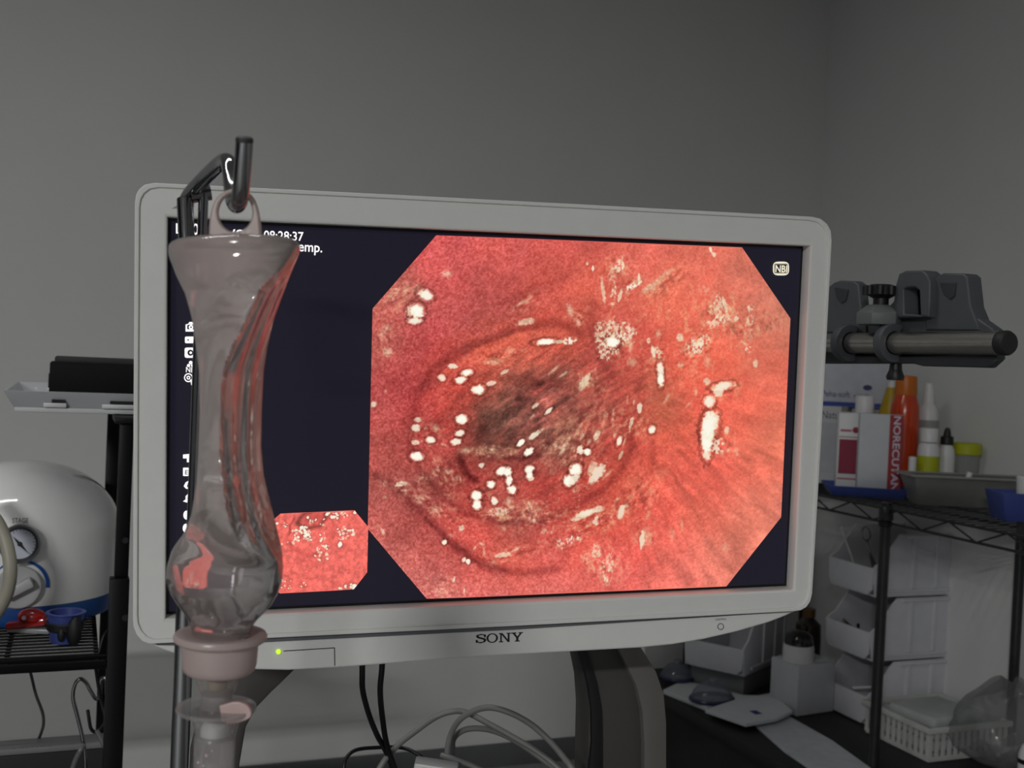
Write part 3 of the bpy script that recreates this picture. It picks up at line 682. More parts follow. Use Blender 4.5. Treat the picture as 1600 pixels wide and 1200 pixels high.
bdg = flat_part('screen_badge', [[s3(1219.5 + x, 419.6 + y)[0::2] for x, y in [(12.5 * np.sign(math.cos(t)) * abs(math.cos(t)) ** .55, 10.8 * np.sign(math.sin(t)) * abs(math.sin(t)) ** .6) for t in [2 * math.pi * i / 40 for i in range(40)]]],
    [s3(1219.5 + x, 419.6 + y)[0::2] for x, y in rrect(10.6, 7.6, 2)]], -0.0010, -0.0008, M_TXTC, pan)
flat_part('badge_field', [[s3(1219.5 + x, 419.6 + y)[0::2] for x, y in rrect(10.0, 7.0, 1.6)], [s3(1219.5 + x, 419.6 + y)[0::2] for x, y in rrect(9.2, 6.2, 1.4)]], -0.0010, -0.0008, glow('badge_olive', (150, 146, 122), 1), bdg)
on_screen('NBI', 1210.6, 425.2, 1228.6, 426, 11, name='badge_lettering', m=M_TXTC, par=bdg, bold=0.02)

# ---- maker's letters, power lamp, seam and button on the chin
def chin_geo(name, loops_px, m, y0=-0.0073, y1=-0.0069, par=mon):
    return flat_part(name, [[S(x, y, -0.007) for x, y in lp] for lp in loops_px], y0, y1, m, par)
Nn = [(0,1),(.34,1),(.86,.28),(.86,.9),(.74,.9),(.74,1),(1.15,1),(1.15,.9),(1.03,.9),(1.03,0),(.86,0),(.27,.8),(.27,.1),(.4,.1),(.4,0),(0,0),(0,.1),(.13,.1),(.13,.9),(0,.9)]
Yy = [(0,1),(.5,1),(.5,.9),(.38,.9),(.62,.55),(.86,.9),(.74,.9),(.74,1),(1.15,1),(1.15,.9),(1.03,.9),(.71,.42),(.71,.1),(.84,.1),(.84,0),(.36,0),(.36,.1),(.49,.1),(.49,.42),(.15,.9),(0,.9)]
def Sloop():
    c = spline([(.9,.70),(.80,.87),(.52,.945),(.25,.87),(.20,.74),(.32,.62),(.55,.53),(.80,.42),(.86,.27),(.74,.12),(.48,.055),(.22,.13),(.10,.30)], 5)
    n = len(c); L = []; R_ = []
    for i, p in enumerate(c):
        t = c[min(i + 1, n - 1)] - c[max(i - 1, 0)]; t = t / np.linalg.norm(t); nn = np.array([-t[1], t[0]])
        wd = 0.045 + 0.07 * abs(t[0] * .3 + abs(t[1]))
        L.append(tuple(p + nn * wd)); R_.append(tuple(p - nn * wd))
    return L + R_[::-1]
Oo = [[(.6 + .6 * math.cos(t), .5 + .52 * math.sin(t)) for t in [2 * math.pi * i / 36 for i in range(36)]], [(.6 + .40 * math.cos(t), .5 + .42 * math.sin(t)) for t in [2 * math.pi * i / 36 for i in range(36)]]]
def brand(loops, x0, wpx):
    def tr(p):
        px = x0 + p[0] * wpx; base = 1005.2 - (px - 743) * 0.045
        return (px, base - p[1] * 14.2)
    chin_geo('maker_letter', [[tr(p) for p in lp] for lp in loops], M_INK)
brand([Sloop(), ], 742.5, 17.5); brand([[(.80,.62),(.92,.62),(.92,.95),(.84,.95)]], 742.5, 17.5); brand([[(.06,.05),(.14,.05),(.20,.38),(.06,.38)]], 742.5, 17.5)
brand(Oo, 760.0, 15.0); brand([Nn], 779.5, 16.0); brand([Yy], 798.5, 16.0)
led = chin_geo('power_lamp', [ell(3.6, 3.6, 16, 435, 1018)], glow('led_green', (190, 235, 40), 1.4), -0.0082, -0.0069)
for a in ([(443, 1016.6), (523, 1011.6), (523, 1012.8), (443, 1017.8)], [(522, 1012), (523.2, 1012), (523.6, 1040), (522.4, 1040)]):
    chin_geo('panel_seam', [a], M_INK)
chin_geo('control_ring', [ell(5.2, 5.2, 24, 1126, 979), ell(4.0, 4.0, 24, 1126, 979)], mat('ring_grey', (96, 96, 98), 0.5))
a = S(1117, 969.6, -.007); b = S(1135, 968.6, -.007)
lettering(mon, 'CONTROL', (a[0], -0.0071, a[1]), (b[0] - a[0], 0, b[1] - a[1]), (0, 0, 1), w=math.hypot(b[0] - a[0], b[1] - a[1]), h=0.0018, mat=M_INK, name='small_print')
mk('bezel_triangle', MB().prism([S(268, 326, -.012), S(283, 317, -.012), S(283, 326, -.012)], -0.01215, -0.0118), mat('mark_grey', (150, 150, 150), .5), mon, smooth=0)  # small flat grey triangle on the bezel

# ---- stand: two bowed legs below the screen
SD = 1.06
def leg_poly(pts, d): return [lc(mon, onplane(x, y, P(700, 1050, d), MY))[[0, 2]] for x, y in pts]
def yloc(d): return float(lc(mon, P(700, 1050, d))[1])
y0 = yloc(SD)
right_outer = [(900, 985), (912, 1035), (920, 1075), (923, 1120), (921, 1200), (918, 1440), (1040, 1440), (1041, 1200), (1041, 1130), (1037, 1085), (1025, 1050), (1004, 1015), (985, 985)]
lg = MB().prism([tuple(p) for p in leg_poly(right_outer, SD)], y0 + 0.006, y0 + 0.05)
l1 = mk('stand_leg', lg, M_STANDD, mon, bevel=0.004)
rs = [(950, 985), (975, 1035), (992, 1070), (1002, 1110), (1005, 1160), (1006, 1440), (1041, 1440), (1042, 1200), (1042, 1130), (1038, 1085), (1026, 1050), (1004, 1015), (985, 985)]
mk('leg_edge', MB().prism([tuple(p) for p in leg_poly(rs, SD)], y0 - 0.002, y0 + 0.02), M_STAND, l1, bevel=0.004)
sl = [(900, 985), (920, 1025), (934, 1070), (941, 1110), (942, 1160), (941, 1440), (920, 1440), (922, 1200), (926, 1160), (925, 1110), (920, 1070), (908, 1025)]
mk('leg_slot', MB().prism([tuple(p) for p in leg_poly(sl, SD)], y0 + 0.001, y0 + 0.02), M_DK, l1, bevel=0.001)
left_outer = [(478, 985), (470, 1040), (448, 1062), (424, 1085), (400, 1110), (384, 1140), (374, 1200), (362, 1440), (290, 1440), (296, 1200), (310, 1140), (330, 1100), (356, 1065), (385, 1035), (400, 985)]
l2 = mk('stand_leg', MB().prism([tuple(p) for p in leg_poly(left_outer, SD)], y0 + 0.002, y0 + 0.05), M_STANDD, mon, bevel=0.004)  # left leg: its shadow is put into the dark grey face
mk('stand_bridge', MB().prism([tuple(p) for p in leg_poly([(400, 800), (985, 800), (985, 1000), (400, 1000)], SD)], y0 + 0.01, y0 + 0.05), M_STANDD, mon, bevel=0.004)
mk('stand_neck', MB().box((0, (0.075 + y0 + 0.01) / 2 + 0.001, -0.04), (0.12, max(0.004, y0 + 0.02 - 0.07), 0.10)), M_STANDD, mon)

# ------------------------------------------------------------------ equipment trolley that carries the monitor (its top is below the frame)
ZC = float(P(980, 1440, SD)[2])
tc_ = CAM + RW @ np.array([-0.03, 0, 1.12])
tro = thing('equipment_trolley', 'grey equipment trolley below the frame that carries the white monitor', 'trolley', (tc_[0], tc_[1], 0), rz=-math.radians(6))
mk('top_plate', MB().box((0, 0, ZC - 0.0135), (0.66, 0.42, 0.025)), M_GREYPL, tro, bevel=0.006)
for x in (-.29, .29):
    for y in (-.17, .17):
        l = mk('leg', MB().box((x, y, (ZC - 0.026 + 0.07) / 2), (0.035, 0.035, ZC - 0.026 - 0.07)), M_GREYPL, tro, bevel=0.004)
        mk('caster', MB().lathe([(0.034, -0.012), (0.035, -0.009), (0.035, 0.009), (0.034, 0.012)], 20, M=Matrix.Translation((x, y, 0.036)) @ Matrix.Rotation(math.pi / 2, 4, 'X')), M_RACK, l)

# ------------------------------------------------------------------ infusion pole
DP = 0.68
def vx(px, py, d, z): p = P(px, py, d); return (p[0], p[1], z)
pb = P(306, 800, DP)
pole = thing('infusion_pole', 'polished steel infusion pole with upturned hook in front of the monitor', 'pole', (pb[0], pb[1], 0.0), rz=-YAW)
ptop = lc(pole, P(321, 302, DP)); zt = float(P(300, 935, DP)[2])
dx = float(ptop[0])
def polex(z): return (dx * (z - 0.3) / (ptop[2] - 0.3))          # the pole leans by a hair
mk('upper_tube', MB().tube([(polex(zt - .02), 0, zt - 0.02), (polex(1.1), 0, 1.1), (dx, 0, ptop[2])], 0.0030, 16), M_CHROME, pole)
mk('lower_tube', MB().tube([(polex(zt) - .002, 0, zt), (polex(.8) - .002, 0, .8), (-0.004, 0, 0.05)], 0.0056, 18), M_CHROME, pole)
mk('pole_base', MB().lathe([(0.17, 0.0), (0.172, 0.01), (0.15, 0.025), (0.02, 0.045), (0.012, 0.06)], 40, c=(-0.004, 0, 0)), M_STEEL, pole)
hk = [(291, 322, .690), (293, 310, .686), (303, 296, .675), (322, 276, .655), (341, 258, .633), (350, 252, .622), (356, 253, .612), (359, 262, .604), (361, 280, .596), (363, 300, .585), (366, 315, .572), (370, 320, .560), (374, 312, .549), (377, 290, .543), (380, 250, .538), (382, 219, .535)]
pts = spline([lc(pole, P(*h)) for h in hk], 6)
n = len(pts)
rad = [0.0046 - 0.0004 * i / n for i in range(n)]
h = mk('hook', MB().tube(pts, rad, 18), M_CHROME, pole)
e = pts[-1]; dd = (e - pts[-3]); dd = dd / np.linalg.norm(dd)
mk('hook_tip', MB().lathe([(0.0042, -.001), (0.0043, .0), (0.0040, .0012), (0.0030, .0018), (0.0005, .002)], 18, M=Matrix.Translation(e) @ Vector((0, 0, 1)).rotation_difference(Vector(dd)).to_matrix().to_4x4()), mat('dark_rubber', (44, 44, 46), .6), h)
hk2 = [(289, 309, .674), (289.5, 325, .673), (291, 360, .671), (293, 410, .668), (297, 428, .664), (305, 436, .660), (312, 428, .655), (313, 410, .653)]
pts = spline([lc(pole, P(*h_)) for h_ in hk2], 6)
mk('hook', MB().tube(pts, [0.0036] + [0.0049] * (len(pts) - 1), 18), M_CHROME, pole)
mk('hook_collar', MB().tube([lc(pole, P(328, 298, .68)), lc(pole, P(297, 303, .676))], 0.0058, 16), M_CHROME, pole)

# ------------------------------------------------------------------ the soft bottle hanging on the hook
DB = 0.555
B0 = P(357, 600, DB)
bot = thing('infusion_bottle', 'crumpled translucent soft plastic bottle hanging upside down on the pole hook', 'bottle', B0, rz=-YAW)
sc = DB / F
def bx(px, py): return lc(bot, P(px, py, DB))
prof = [(373, 300, 436), (374, 283, 452), (377, 271, 462), (383, 265, 467), (393, 264, 468), (403, 266, 464), (415, 271, 459), (430, 276, 453), (460, 289, 441), (500, 300, 427), (540, 306, 418), (580, 311, 412), (640, 312, 409), (700, 310, 408), (750, 307, 412), (800, 299, 424), (835, 287, 434), (860, 270, 440), (885, 262, 441), (905, 260, 440), (925, 266, 434), (945, 279, 422), (960, 290, 408), (972, 297, 397), (985, 300, 391), (997, 300, 390)]
ys = np.array([p[0] for p in prof], float); Ls = np.array([p[1] for p in prof], float); Rs = np.array([p[2] for p in prof], float)
cre_y = np.array([400, 430, 464, 512, 552, 576, 610, 660, 710, 770, 796, 829, 848, 877, 907, 930]); cre_x = np.array([455, 436, 406, 382, 360, 350, 345, 345, 346, 354, 362, 378, 395, 414, 430, 432])
def ss(a, b, t): t = np.clip((t - a) / (b - a), 0, 1); return t * t * (3 - 2 * t)
def bottle_ring(py, n=96, shrink=1.0, fade=(785, 885)):
    L, R = np.interp(py, ys, Ls), np.interp(py, ys, Rs)
    wd = ss(395, 470, py) * (1 - ss(fade[0], fade[1], py))
    flat = ss(395, 490, py) * (1 - ss(770, 885, py))
    c = (L + R) / 2; h = (R - L) / 2 * shrink * (1 + .015 * (1 - flat))
    uc = (np.interp(py, cre_y, cre_x) - L) / (R - L)
    out = []
    for k in range(n):
        a = 2 * math.pi * k / n
        x = math.cos(a); e = math.sin(a)
        T = h * (1.0 + 1.25 * flat)
        if e >= 0:                                   # front half: crease and ripples
            u = (x + 1) / 2
            base = math.sqrt(max(0, 1 - x * x))
            if u < uc: g = 0.72 * (1 - (1 - u / uc) ** 2.2) + 0.40 * (u / uc) ** 1.5
            else:
                q = (u - uc) / (1 - uc)
                g = 1.10 * (1 - q ** 1.1) + 0.085 * math.sin(q * 15 + py * 0.006) * math.sin(math.pi * q) - 0.09 * math.exp(-((q - .10) / .07) ** 2)
            d = base * (1 - wd) + g * wd
            d += 0.035 * wd * math.sin(py * 0.021 + u * 5)
        else:
            u = (x + 1) / 2
            d = -math.sqrt(max(0, 1 - x * x)) * (1 - 0.12 * wd * math.sin(u * 9 + py * .012))
        out.append((c + h * x, -(d - 0.42 * wd * x * flat) * T))
    return out
rows = np.concatenate([[373, 374.2, 376, 379, 383, 388], np.arange(394, 960, 6), [962, 968, 974, 980, 986, 992, 997]])
mb = MB(); n = 96
for py in rows:
    for px, d in bottle_ring(py, n):
        b = bx(px, py); mb.v.append((lc(bot, P(px, py, DB + d * sc))[0], b[1] + d * sc, b[2]))
for i in range(len(rows) - 1):
    for k in range(n):
        k2 = (k + 1) % n
        mb.f.append((i * n + k, (i + 1) * n + k, (i + 1) * n + k2, i * n + k2))
mb.f.append(tuple(range(n)))
mk('bottle_wall', mb, M_BOTTLE, bot, smooth=80)
# liquid that still stands in the bulb
rows2 = np.concatenate([[458, 459.5, 462], np.arange(466, 992, 5), [993]]); mb = MB()
for py in rows2:
    for px, d in bottle_ring(py, n, 0.96):
        b = bx(px, py); zz = b[2] if py > 470 else lc(bot, P(366, py, DB))[2]
        mb.v.append((lc(bot, P(px, py, DB + d * sc))[0], b[1] + d * sc, zz))
for i in range(len(rows2) - 1):
    for k in range(n):
        k2 = (k + 1) % n
        mb.f.append((i * n + k, (i + 1) * n + k, (i + 1) * n + k2, i * n + k2))
mb.f.append(tuple(range(n))); mb.f.append(tuple((len(rows2) - 1) * n + k for k in range(n - 1, -1, -1)))
mk('liquid', mb, M_WATER, bot, smooth=60)
def lath(name, axis_px, axis_py, d, rows, m, parent, n=48, caps=True, smooth=40):
    """rows: (py, half width px): a turned part on the plumb line through one pixel"""
    t = parent
    while t.parent is not None: t = t.parent
    a = lc(t, P(axis_px, axis_py, d)); s_ = d / F
    return mk(name, MB().lathe([(max(1e-4, w_) * s_, lc(t, P(axis_px, y_, d))[2]) for y_, w_ in rows], n, c=(a[0], a[1], 0), caps=caps), m, parent, smooth=smooth)
# moulded hanger eye
oh = [(328, 384), (330, 345), (335, 322), (344, 307), (357, 299), (371, 296), (385, 299), (397, 309), (404, 326), (408, 348), (411, 384)]
ih = [(369.5 + 27 * math.cos(t), 333 + 30 * math.sin(t)) for t in [2 * math.pi * i / 40 for i in range(40)]]
v, f = curve_mesh([[tuple(bx(x, y)[[0, 2]]) for x, y in [tuple(q) for q in spline(oh, 5)]], [tuple(bx(x, y)[[0, 2]]) for x, y in ih]], 0.0012, 0.0010)
mk('hanger_eye', MB().add([(x, -z, y) for x, y, z in v], f), M_RING, bot)
lath('neck_flange', 344.5, 1000, DB, [(992, 46), (987.5, 60), (989, 69), (993, 71.5), (998, 71), (1002, 66), (1006, 58)], M_FROST, bot, 64)
lath('neck_cap', 343, 1030, DB, [(1003, 58.5), (1020, 58), (1038, 57), (1046, 54.5), (1051, 48), (1053, 30), (1053, 6)], M_FROST, bot, 64)

# ------------------------------------------------------------------ infusion line plugged into the bottle
I0 = P(338, 1100, DB)
inf = thing('infusion_line', 'clear drip chamber and spike plugged into the underside of the soft bottle', 'drip chamber', I0, rz=-YAW)
lath('spike_socket', 340, 1075, DB, [(1056, 32), (1066, 31.5), (1074, 29), (1080, 27), (1084, 25)], M_CLEAR, inf)
lath('rubber_stopper', 339, 1070, DB, [(1055, 15), (1058, 16), (1074, 16), (1076, 14)], mat('ochre_rubber', (120, 96, 58), .6), inf)
lath('spike_neck', 339, 1090, DB, [(1082, 25), (1090, 24), (1100, 24), (1106, 25)], M_CLEAR, inf)
lath('finger_disc', 338, 1106, DB, [(1104, 58), (1103, 60.5), (1106, 61.5), (1109, 60.5), (1110, 56)], M_CLEAR, inf, 64)
fl = [(350, 1094), (361, 1091), (372, 1088), (384, 1089), (394, 1094), (399, 1103), (398, 1112), (386, 1118), (372, 1121), (356, 1120)]
v, f = curve_mesh([[tuple(lc(inf, P(x, y, DB))[[0, 2]]) for x, y in [tuple(q) for q in spline(fl + fl[:1], 4)][:-1]]], 0.0008, 0.0006)
mk('vent_flap', MB().add([(x, -z - 0.008, y) for x, y, z in v], f), mat('pink_lit_plastic', (190, 165, 162), .35), inf)  # pink screen light is put into the flap's colour
lath('chamber_shoulder', 338, 1125, DB, [(1110, 37), (1118, 37), (1130, 35), (1141, 32.5), (1147, 31.5), (1152, 31)], M_CLEAR, inf)
lath('filter_dome', 336, 1140, DB, [(1126, 2), (1127, 12), (1131, 19), (1137, 22), (1148, 22.5)], mat('white_filter', (200, 202, 202), .6), inf)
lath('drip_tube', 335.5, 1165, DB, [(1149, 30.5), (1151, 31.5), (1200, 31), (1290, 30), (1310, 18), (1316, 6), (1345, 4)], M_CLEAR, inf)
for (x, y, r_) in ((331, 1170, 3.2), (339, 1163, 1.5), (318, 1181, 1.8), (334, 1192, 1.2), (326, 1186, 1.3), (312, 1196, 1.5), (340, 1194, 1.0)):
    p = lc(inf, P(x, y, DB)); mk('bubble', MB().ball((p[0], p[1] - 29 * sc, p[2]), (r_ * sc,) * 3, 10, 6), M_WHITE if r_ < 2 else mat('pink_lit_plastic', (216, 190, 186)), inf, kind='stuff' if False else None)
tube_end = lc(inf, P(335, 1340, DB))
mk('tube', MB().tube(spline([tube_end, tube_end + np.array([0.002, 0.01, -.1]), tube_end + np.array([.05, .06, -.25]), tube_end + np.array([.12, .12, -0.20])], 8), 0.002, 8), M_CLEAR, inf)

# ------------------------------------------------------------------ left trolley: black wire shelf, tray, pump ...
RF = P(171, 1034, 1.45); ZL = float(RF[2])
rack = thing('wire_rack', 'black wire shelf unit at the left edge with white pump on its shelf', 'shelf unit', (RF[0], RF[1], 0))
X0 = 0.0
D_L, W_L = 0.47, 0.92
pc = lc(rack, P(180, 1034, 1.45))
px0 = float(pc[0]) + 0.002
TRZ = float(P(100, 648, 1.45)[2])                       # underside of the tray
mk('post', MB().box((px0, 0.012, (ZL - 0.03 + float(lc(rack, P(185, 905, 1.45))[2])) / 2 - .25 + .25 * 0 - 0.0, ), (0.0235, 0.024, 0.02)) if False else
   MB().box((px0, 0.012, float(lc(rack, P(185, 905, 1.45))[2]) / 2), (0.0245, 0.024, float(lc(rack, P(185, 905, 1.45))[2]))), M_RACK, rack, bevel=0.002)
zs_ = float(lc(rack, P(185, 905, 1.45))[2])
mk('post', MB().box((px0 + 0.002, 0.016, (zs_ + TRZ - 0.006) / 2), (0.0175, 0.016, TRZ - 0.006 - zs_)), M_RACK, rack, bevel=0.002)
mk('tray_bracket', MB().box((px0 + 0.004, 0.05, TRZ - 0.0045), (0.035, 0.10, 0.007)), M_RACK, rack, bevel=0.001)
mk('bolt', MB().tube([(px0 + .008, -.004, zs_ - .05), (px0 + .008, -.008, zs_ - .05)], 0.004, 10), M_DK, rack)
mk('bolt', MB().tube([(px0 + .005, .006, zs_ + .05), (px0 + .005, .002, zs_ + .05)], 0.004, 10), M_DK, rack)
for (x, y) in ((px0 + .0, D_L - .012), (-W_L, .012), (-W_L, D_L - .012)):
    mk('post', MB().box((x, y, (TRZ - 0.006) / 2), (0.02, 0.02, TRZ - 0.006)), M_RACK, rack, bevel=0.002)
mk('front_rail', MB().box((-W_L / 2 + px0 / 2 - .006, 0.004, ZL - 0.004), (W_L + px0 - .012, 0.008, 0.011)), M_RACK, rack, bevel=0.002)
mk('front_rail', MB().box((-W_L / 2 + px0 / 2 - .006, 0.03, ZL - 0.002), (W_L + px0 - .012, 0.006, 0.007)), M_RACK, rack, bevel=0.002)
mk('back_rail', MB().box((-W_L / 2 + px0 / 2 - .006, D_L - .012, ZL - 0.004), (W_L + px0 - .012, 0.006, 0.007)), M_RACK, rack, bevel=0.002)
for x in (-.015, -.125, -.32, -.6): mk('cross_rail', MB().box((x, D_L / 2, ZL - 0.005), (0.006, D_L - .03, 0.006)), M_RACK, rack)
wm = MB().tube([(-W_L, 0, 0), (-.013, 0, 0)], 0.0021, 6); w0 = None
for i in range(24):
    y = 0.042 + i * 0.0168
    if w0 is None: w0 = mk('wire', wm, M_RACK, rack); w0.location = (0, y, ZL)
    else:
        c = w0.copy(); COL.objects.link(c); c.parent = rack; c.location = (0, y, ZL)
mk('side_loop', MB().tube(spline([(-.012, .05, ZL), (-.006, .055, ZL + .022), (.004, .06, ZL + .03), (.010, .055, ZL + .02), (.008, .04, ZL + .002), (-.002, .03, ZL - .002)], 6), 0.0018, 6), M_RACK, rack)
ZS2 = float(P(80, 1185, 1.5)[2]) - 0.12
mk('lower_shelf', MB().box((-W_L / 2, D_L / 2, ZS2), (W_L, D_L - .03, 0.012)), M_RACK, rack)

# white tray on top of the rack
tr0 = lc(rack, P(5, 612, 1.45)); TW = 0.62; TD = 0.36
ttw = P(5, 612, 1.45)
ZT0, ZT1 = TRZ, float(P(100, 614, 1.45)[2])
tray = thing('tray', 'shallow white metal tray on top of the black rack at left', 'tray', (ttw[0] + TW / 2, ttw[1] + TD / 2, ZT0))
def tray_mesh(w_, d_, h_, ins, t=0.003):
    mb = MB()
    o1 = [(-w_ / 2 + ins, -d_ / 2 + ins), (w_ / 2 - ins, -d_ / 2 + ins), (w_ / 2 - ins, d_ / 2 - ins), (-w_ / 2 + ins, d_ / 2 - ins)]
    o2 = [(-w_ / 2, -d_ / 2), (w_ / 2, -d_ / 2), (w_ / 2, d_ / 2), (-w_ / 2, d_ / 2)]
    def sh(p, k): return [(x - k * np.sign(x), y - k * np.sign(y)) for x, y in p]
    o3 = sh(o2, t); o4 = sh(o1, t)
    v = [(x, y, 0) for x, y in o1] + [(x, y, h_) for x, y in o2] + [(x, y, h_) for x, y in o3] + [(x, y, t) for x, y in o4]
    f = [(3, 2, 1, 0)]
    for s in range(3):
        for i in range(4):
            j = (i + 1) % 4; f.append((s * 4 + i, s * 4 + j, s * 4 + 4 + j, s * 4 + 4 + i))
    f.append((12, 13, 14, 15))
    return mb.add(v, f)
M_TRAY = mat('tray_white', (176, 178, 182), .45, var=.02)
hT = ZT1 - ZT0
mk('pan', tray_mesh(TW, TD, hT, 0.016), M_TRAY, tray, bevel=0.001)
mk('base_lip', MB().box((0, -TD / 2 + .012, 0.0035), (TW - .026, .010, 0.007)), mat('tray_light', (206, 207, 209), .45), tray, bevel=0.002)
for x0, x1 in ((80, 101), (174, 214)):
    a = lc(tray, P(x0, 630, 1.45)); b = lc(tray, P(x1, 634, 1.45))
    mk('slot', MB().box(((a[0] + b[0]) / 2, -TD / 2 + .0062, hT * .56), (b[0] - a[0], .006, .004)), M_DK, tray)
    mk('tab', MB().box(((a[0] + b[0]) / 2 - .004, -TD / 2 + .0075, hT * .36), (b[0] - a[0] + .012, .010, .006)), mat('tray_light', (206, 207, 209)), tray, bevel=0.001)
for q in range(2): mk('rivet', MB().ball((-TW / 2 + .030 + q * .018, TD / 2 - .0085, hT * .62), (.003, .002, .003), 10, 6), mat('tray_light', (206, 207, 209)), tray)

bb = P(77, 590, 1.53)
zt1 = float(P(150, 559, 1.53)[2])
bh = zt1 - (ZT0 + .0035)
blk = thing('black_case', 'black oblong case lying in the white tray at left', 'case', (bb[0] + .17, bb[1] + .06, ZT0 + 0.0035))
mk('case_body', MB().box((0, 0, bh * .44), (.34, .11, bh * .88)), mat('case_black', (5, 5, 6), .6, spec=.15), blk, bevel=0.002)
mk('case_lid', MB().box((.004, 0, bh * .93), (.336, .105, bh * .12)), mat('case_lid_grey', (46, 46, 47), .55, spec=.2), blk, bevel=0.002)
mk('case_latch', MB().box((-.1705, 0, bh * .5), (.003, .03, .02)), M_DK, blk)

# vacuum pump
pd = 1.715
pp = P(33, 900, pd)
pump = thing('suction_pump', 'glossy white domed suction pump with round dial on the wire shelf', 'pump', (pp[0], pp[1], ZL + .0025), rz=-YAW + .38)
ps = pd / F
ztop = float(lc(pump, P(33, 719, pd))[2])
R0 = 144 * ps
pr = [(R0 * .985, .030), (R0 * .995, .05), (R0 * 1.0, .09), (R0 * 1.0, .115)]
for i in range(1, 17):
    a = math.pi / 2 * i / 16; pr.append((max(1e-4, R0 * math.cos(a) ** .93), .115 + (ztop - .115) * math.sin(a) ** .95))
mk('housing', MB().lathe(pr, 72), M_PUMP, pump, smooth=60)
mk('base_ring', MB().lathe([(R0 * .93, 0), (R0 * .95, .004), (R0 * .975, .026), (R0 * .97, .030)], 72), mat('pump_blue', (30, 78, 148), .4), pump)
def on_front(px, py, d): q = lc(pump, P(px, py, d)); return q
gz = on_front(31, 851, pd - R0); ga = math.atan2(gz[0], -0.0 + R0)
def gauge_M(z, r_, px):
    x = float(on_front(px, 851, pd - r_)[0]); return x
gM = Matrix.Translation((float(gz[0]), -math.sqrt(max(1e-5, R0 ** 2 - gz[0] ** 2)) - .001, float(gz[2]))) @ Matrix.Rotation(math.radians(-5), 4, 'X') @ Matrix.Rotation(math.pi / 2, 4, 'X')
gr_ = 31 * (pd - R0) / F
g = mk('gauge', MB().lathe([(gr_ * .95, -.02), (gr_, -.018), (gr_, .010), (gr_ * .97, .013), (gr_ * .86, .013), (gr_ * .84, .009), (.0005, .009)], 48, M=gM), mat('gauge_steel', (150, 150, 152), .25, metal=1), pump)
mk('gauge_rim', MB().lathe([(gr_ * .86, .0128), (gr_ * .85, .0135), (gr_ * .76, .0105), (gr_ * .74, .0095)], 48, M=gM, caps=False), mat('gauge_dark', (52, 53, 62), .4), g)
mk('dial_face', MB().lathe([(gr_ * .78, .0095), (.0005, .0096)], 48, M=gM), mat('dial_white', (205, 208, 222), .5), g)
ticks = MB()
for k in range(21):
    a = math.radians(225 - k * 13.5); r1_, r2_ = gr_ * (.60 if k % 4 == 0 else .66), gr_ * .74
    ticks.box((0, 0, 0), (r2_ - r1_, gr_ * .022, .0002), M=gM @ Matrix.Translation(((r1_ + r2_) / 2 * math.cos(a), (r1_ + r2_) / 2 * math.sin(a), .0098)) @ Matrix.Rotation(a, 4, 'Z'))
mk('dial_ticks', ticks, M_INK, g, kind='stuff')
mk('needle', MB().add([(gr_ * .42, -gr_ * .48, .0108), (gr_ * .06, gr_ * .05, .0108), (-gr_ * .34, gr_ * .40, .0108), (-gr_ * .20, gr_ * .17, .0108), (-gr_ * .06, -gr_ * .05, .0108)], [(0, 1, 2, 3, 4)], gM).lathe([(gr_ * .12, .0100), (gr_ * .10, .0115), (.0004, .0118)], 16, M=gM), M_INK, g, smooth=0)
def front_pt(px, py, off=.0006):
    """point on the pump skin under that pixel"""
    lo, hi = pd - R0 - .05, pd
    for _ in range(40):
        m_ = (lo + hi) / 2; q = lc(pump, P(px, py, m_)); rr = math.hypot(q[0], q[1])
        zc = max(0, (q[2] - .115) / (ztop - .115)); lim = R0 * math.sqrt(max(0, 1 - min(1, zc) ** 2)) + off
        if rr > lim: lo = m_
        else: hi = m_
    return lc(pump, P(px, py, lo))
a, b, c_ = front_pt(19, 817.5), front_pt(44, 817.5), front_pt(19, 808.5)
lettering(pump, 'STAGE', a, b - a, c_ - a, w=float(np.linalg.norm(b - a)), h=float(np.linalg.norm(c_ - a)) * .85, mat=mat('print_grey', (70, 70, 74), .6), ext=.0014)
kz = on_front(28, 922, pd - R0 - .01)
kM = Matrix.Translation((float(kz[0]), -math.sqrt(max(1e-5, R0 ** 2 - kz[0] ** 2)), float(kz[2]))) @ Matrix.Rotation(math.pi / 2, 4, 'X')
kr = 34 * (pd - R0) / F
kn = mk('knob', MB().lathe([(kr, -.012), (kr, .0035), (kr * .95, .005), (kr * .80, .005), (kr * .75, .0045), (.0004, .0045)], 48, M=kM), mat('knob_white', (188, 188, 190), .35), pump)
mk('knob_grip', MB().box((0, 0, .012), (kr * 1.35, kr * .45, .018), M=kM @ Matrix.Rotation(math.radians(28), 4, 'Z')), mat('knob_white', (188, 188, 190)), kn, bevel=0.003)
arcb = MB()
N_ = 26
for i in range(N_):
    t0, t1 = math.radians(165 - 170 * i / N_), math.radians(165 - 170 * (i + 1) / N_)
    w0_ = .05 + .13 * i / N_; w1_ = .05 + .13 * (i + 1) / N_
    q = []
    for rr, t in ((1.16, t0), (1.16 + w0_, t0), (1.16 + w1_, t1), (1.16, t1)):
        vv = kM @ Vector((kr * rr * math.cos(t), kr * rr * math.sin(t), 0)); th = math.atan2(vv.x, -vv.y); RR = R0 + .0008
        zc = max(0, (vv.z - .115) / (ztop - .115)); RR *= math.sqrt(max(0, 1 - zc * zc))
        xx = vv.x; q.append((xx, -math.sqrt(max(1e-6, RR * RR - xx * xx)) - .0004, vv.z))
    arcb.add(q, [(0, 1, 2, 3)])
mk('dial_arc', arcb, mat('arc_blue', (30, 84, 168), .5), pump, smooth=0)

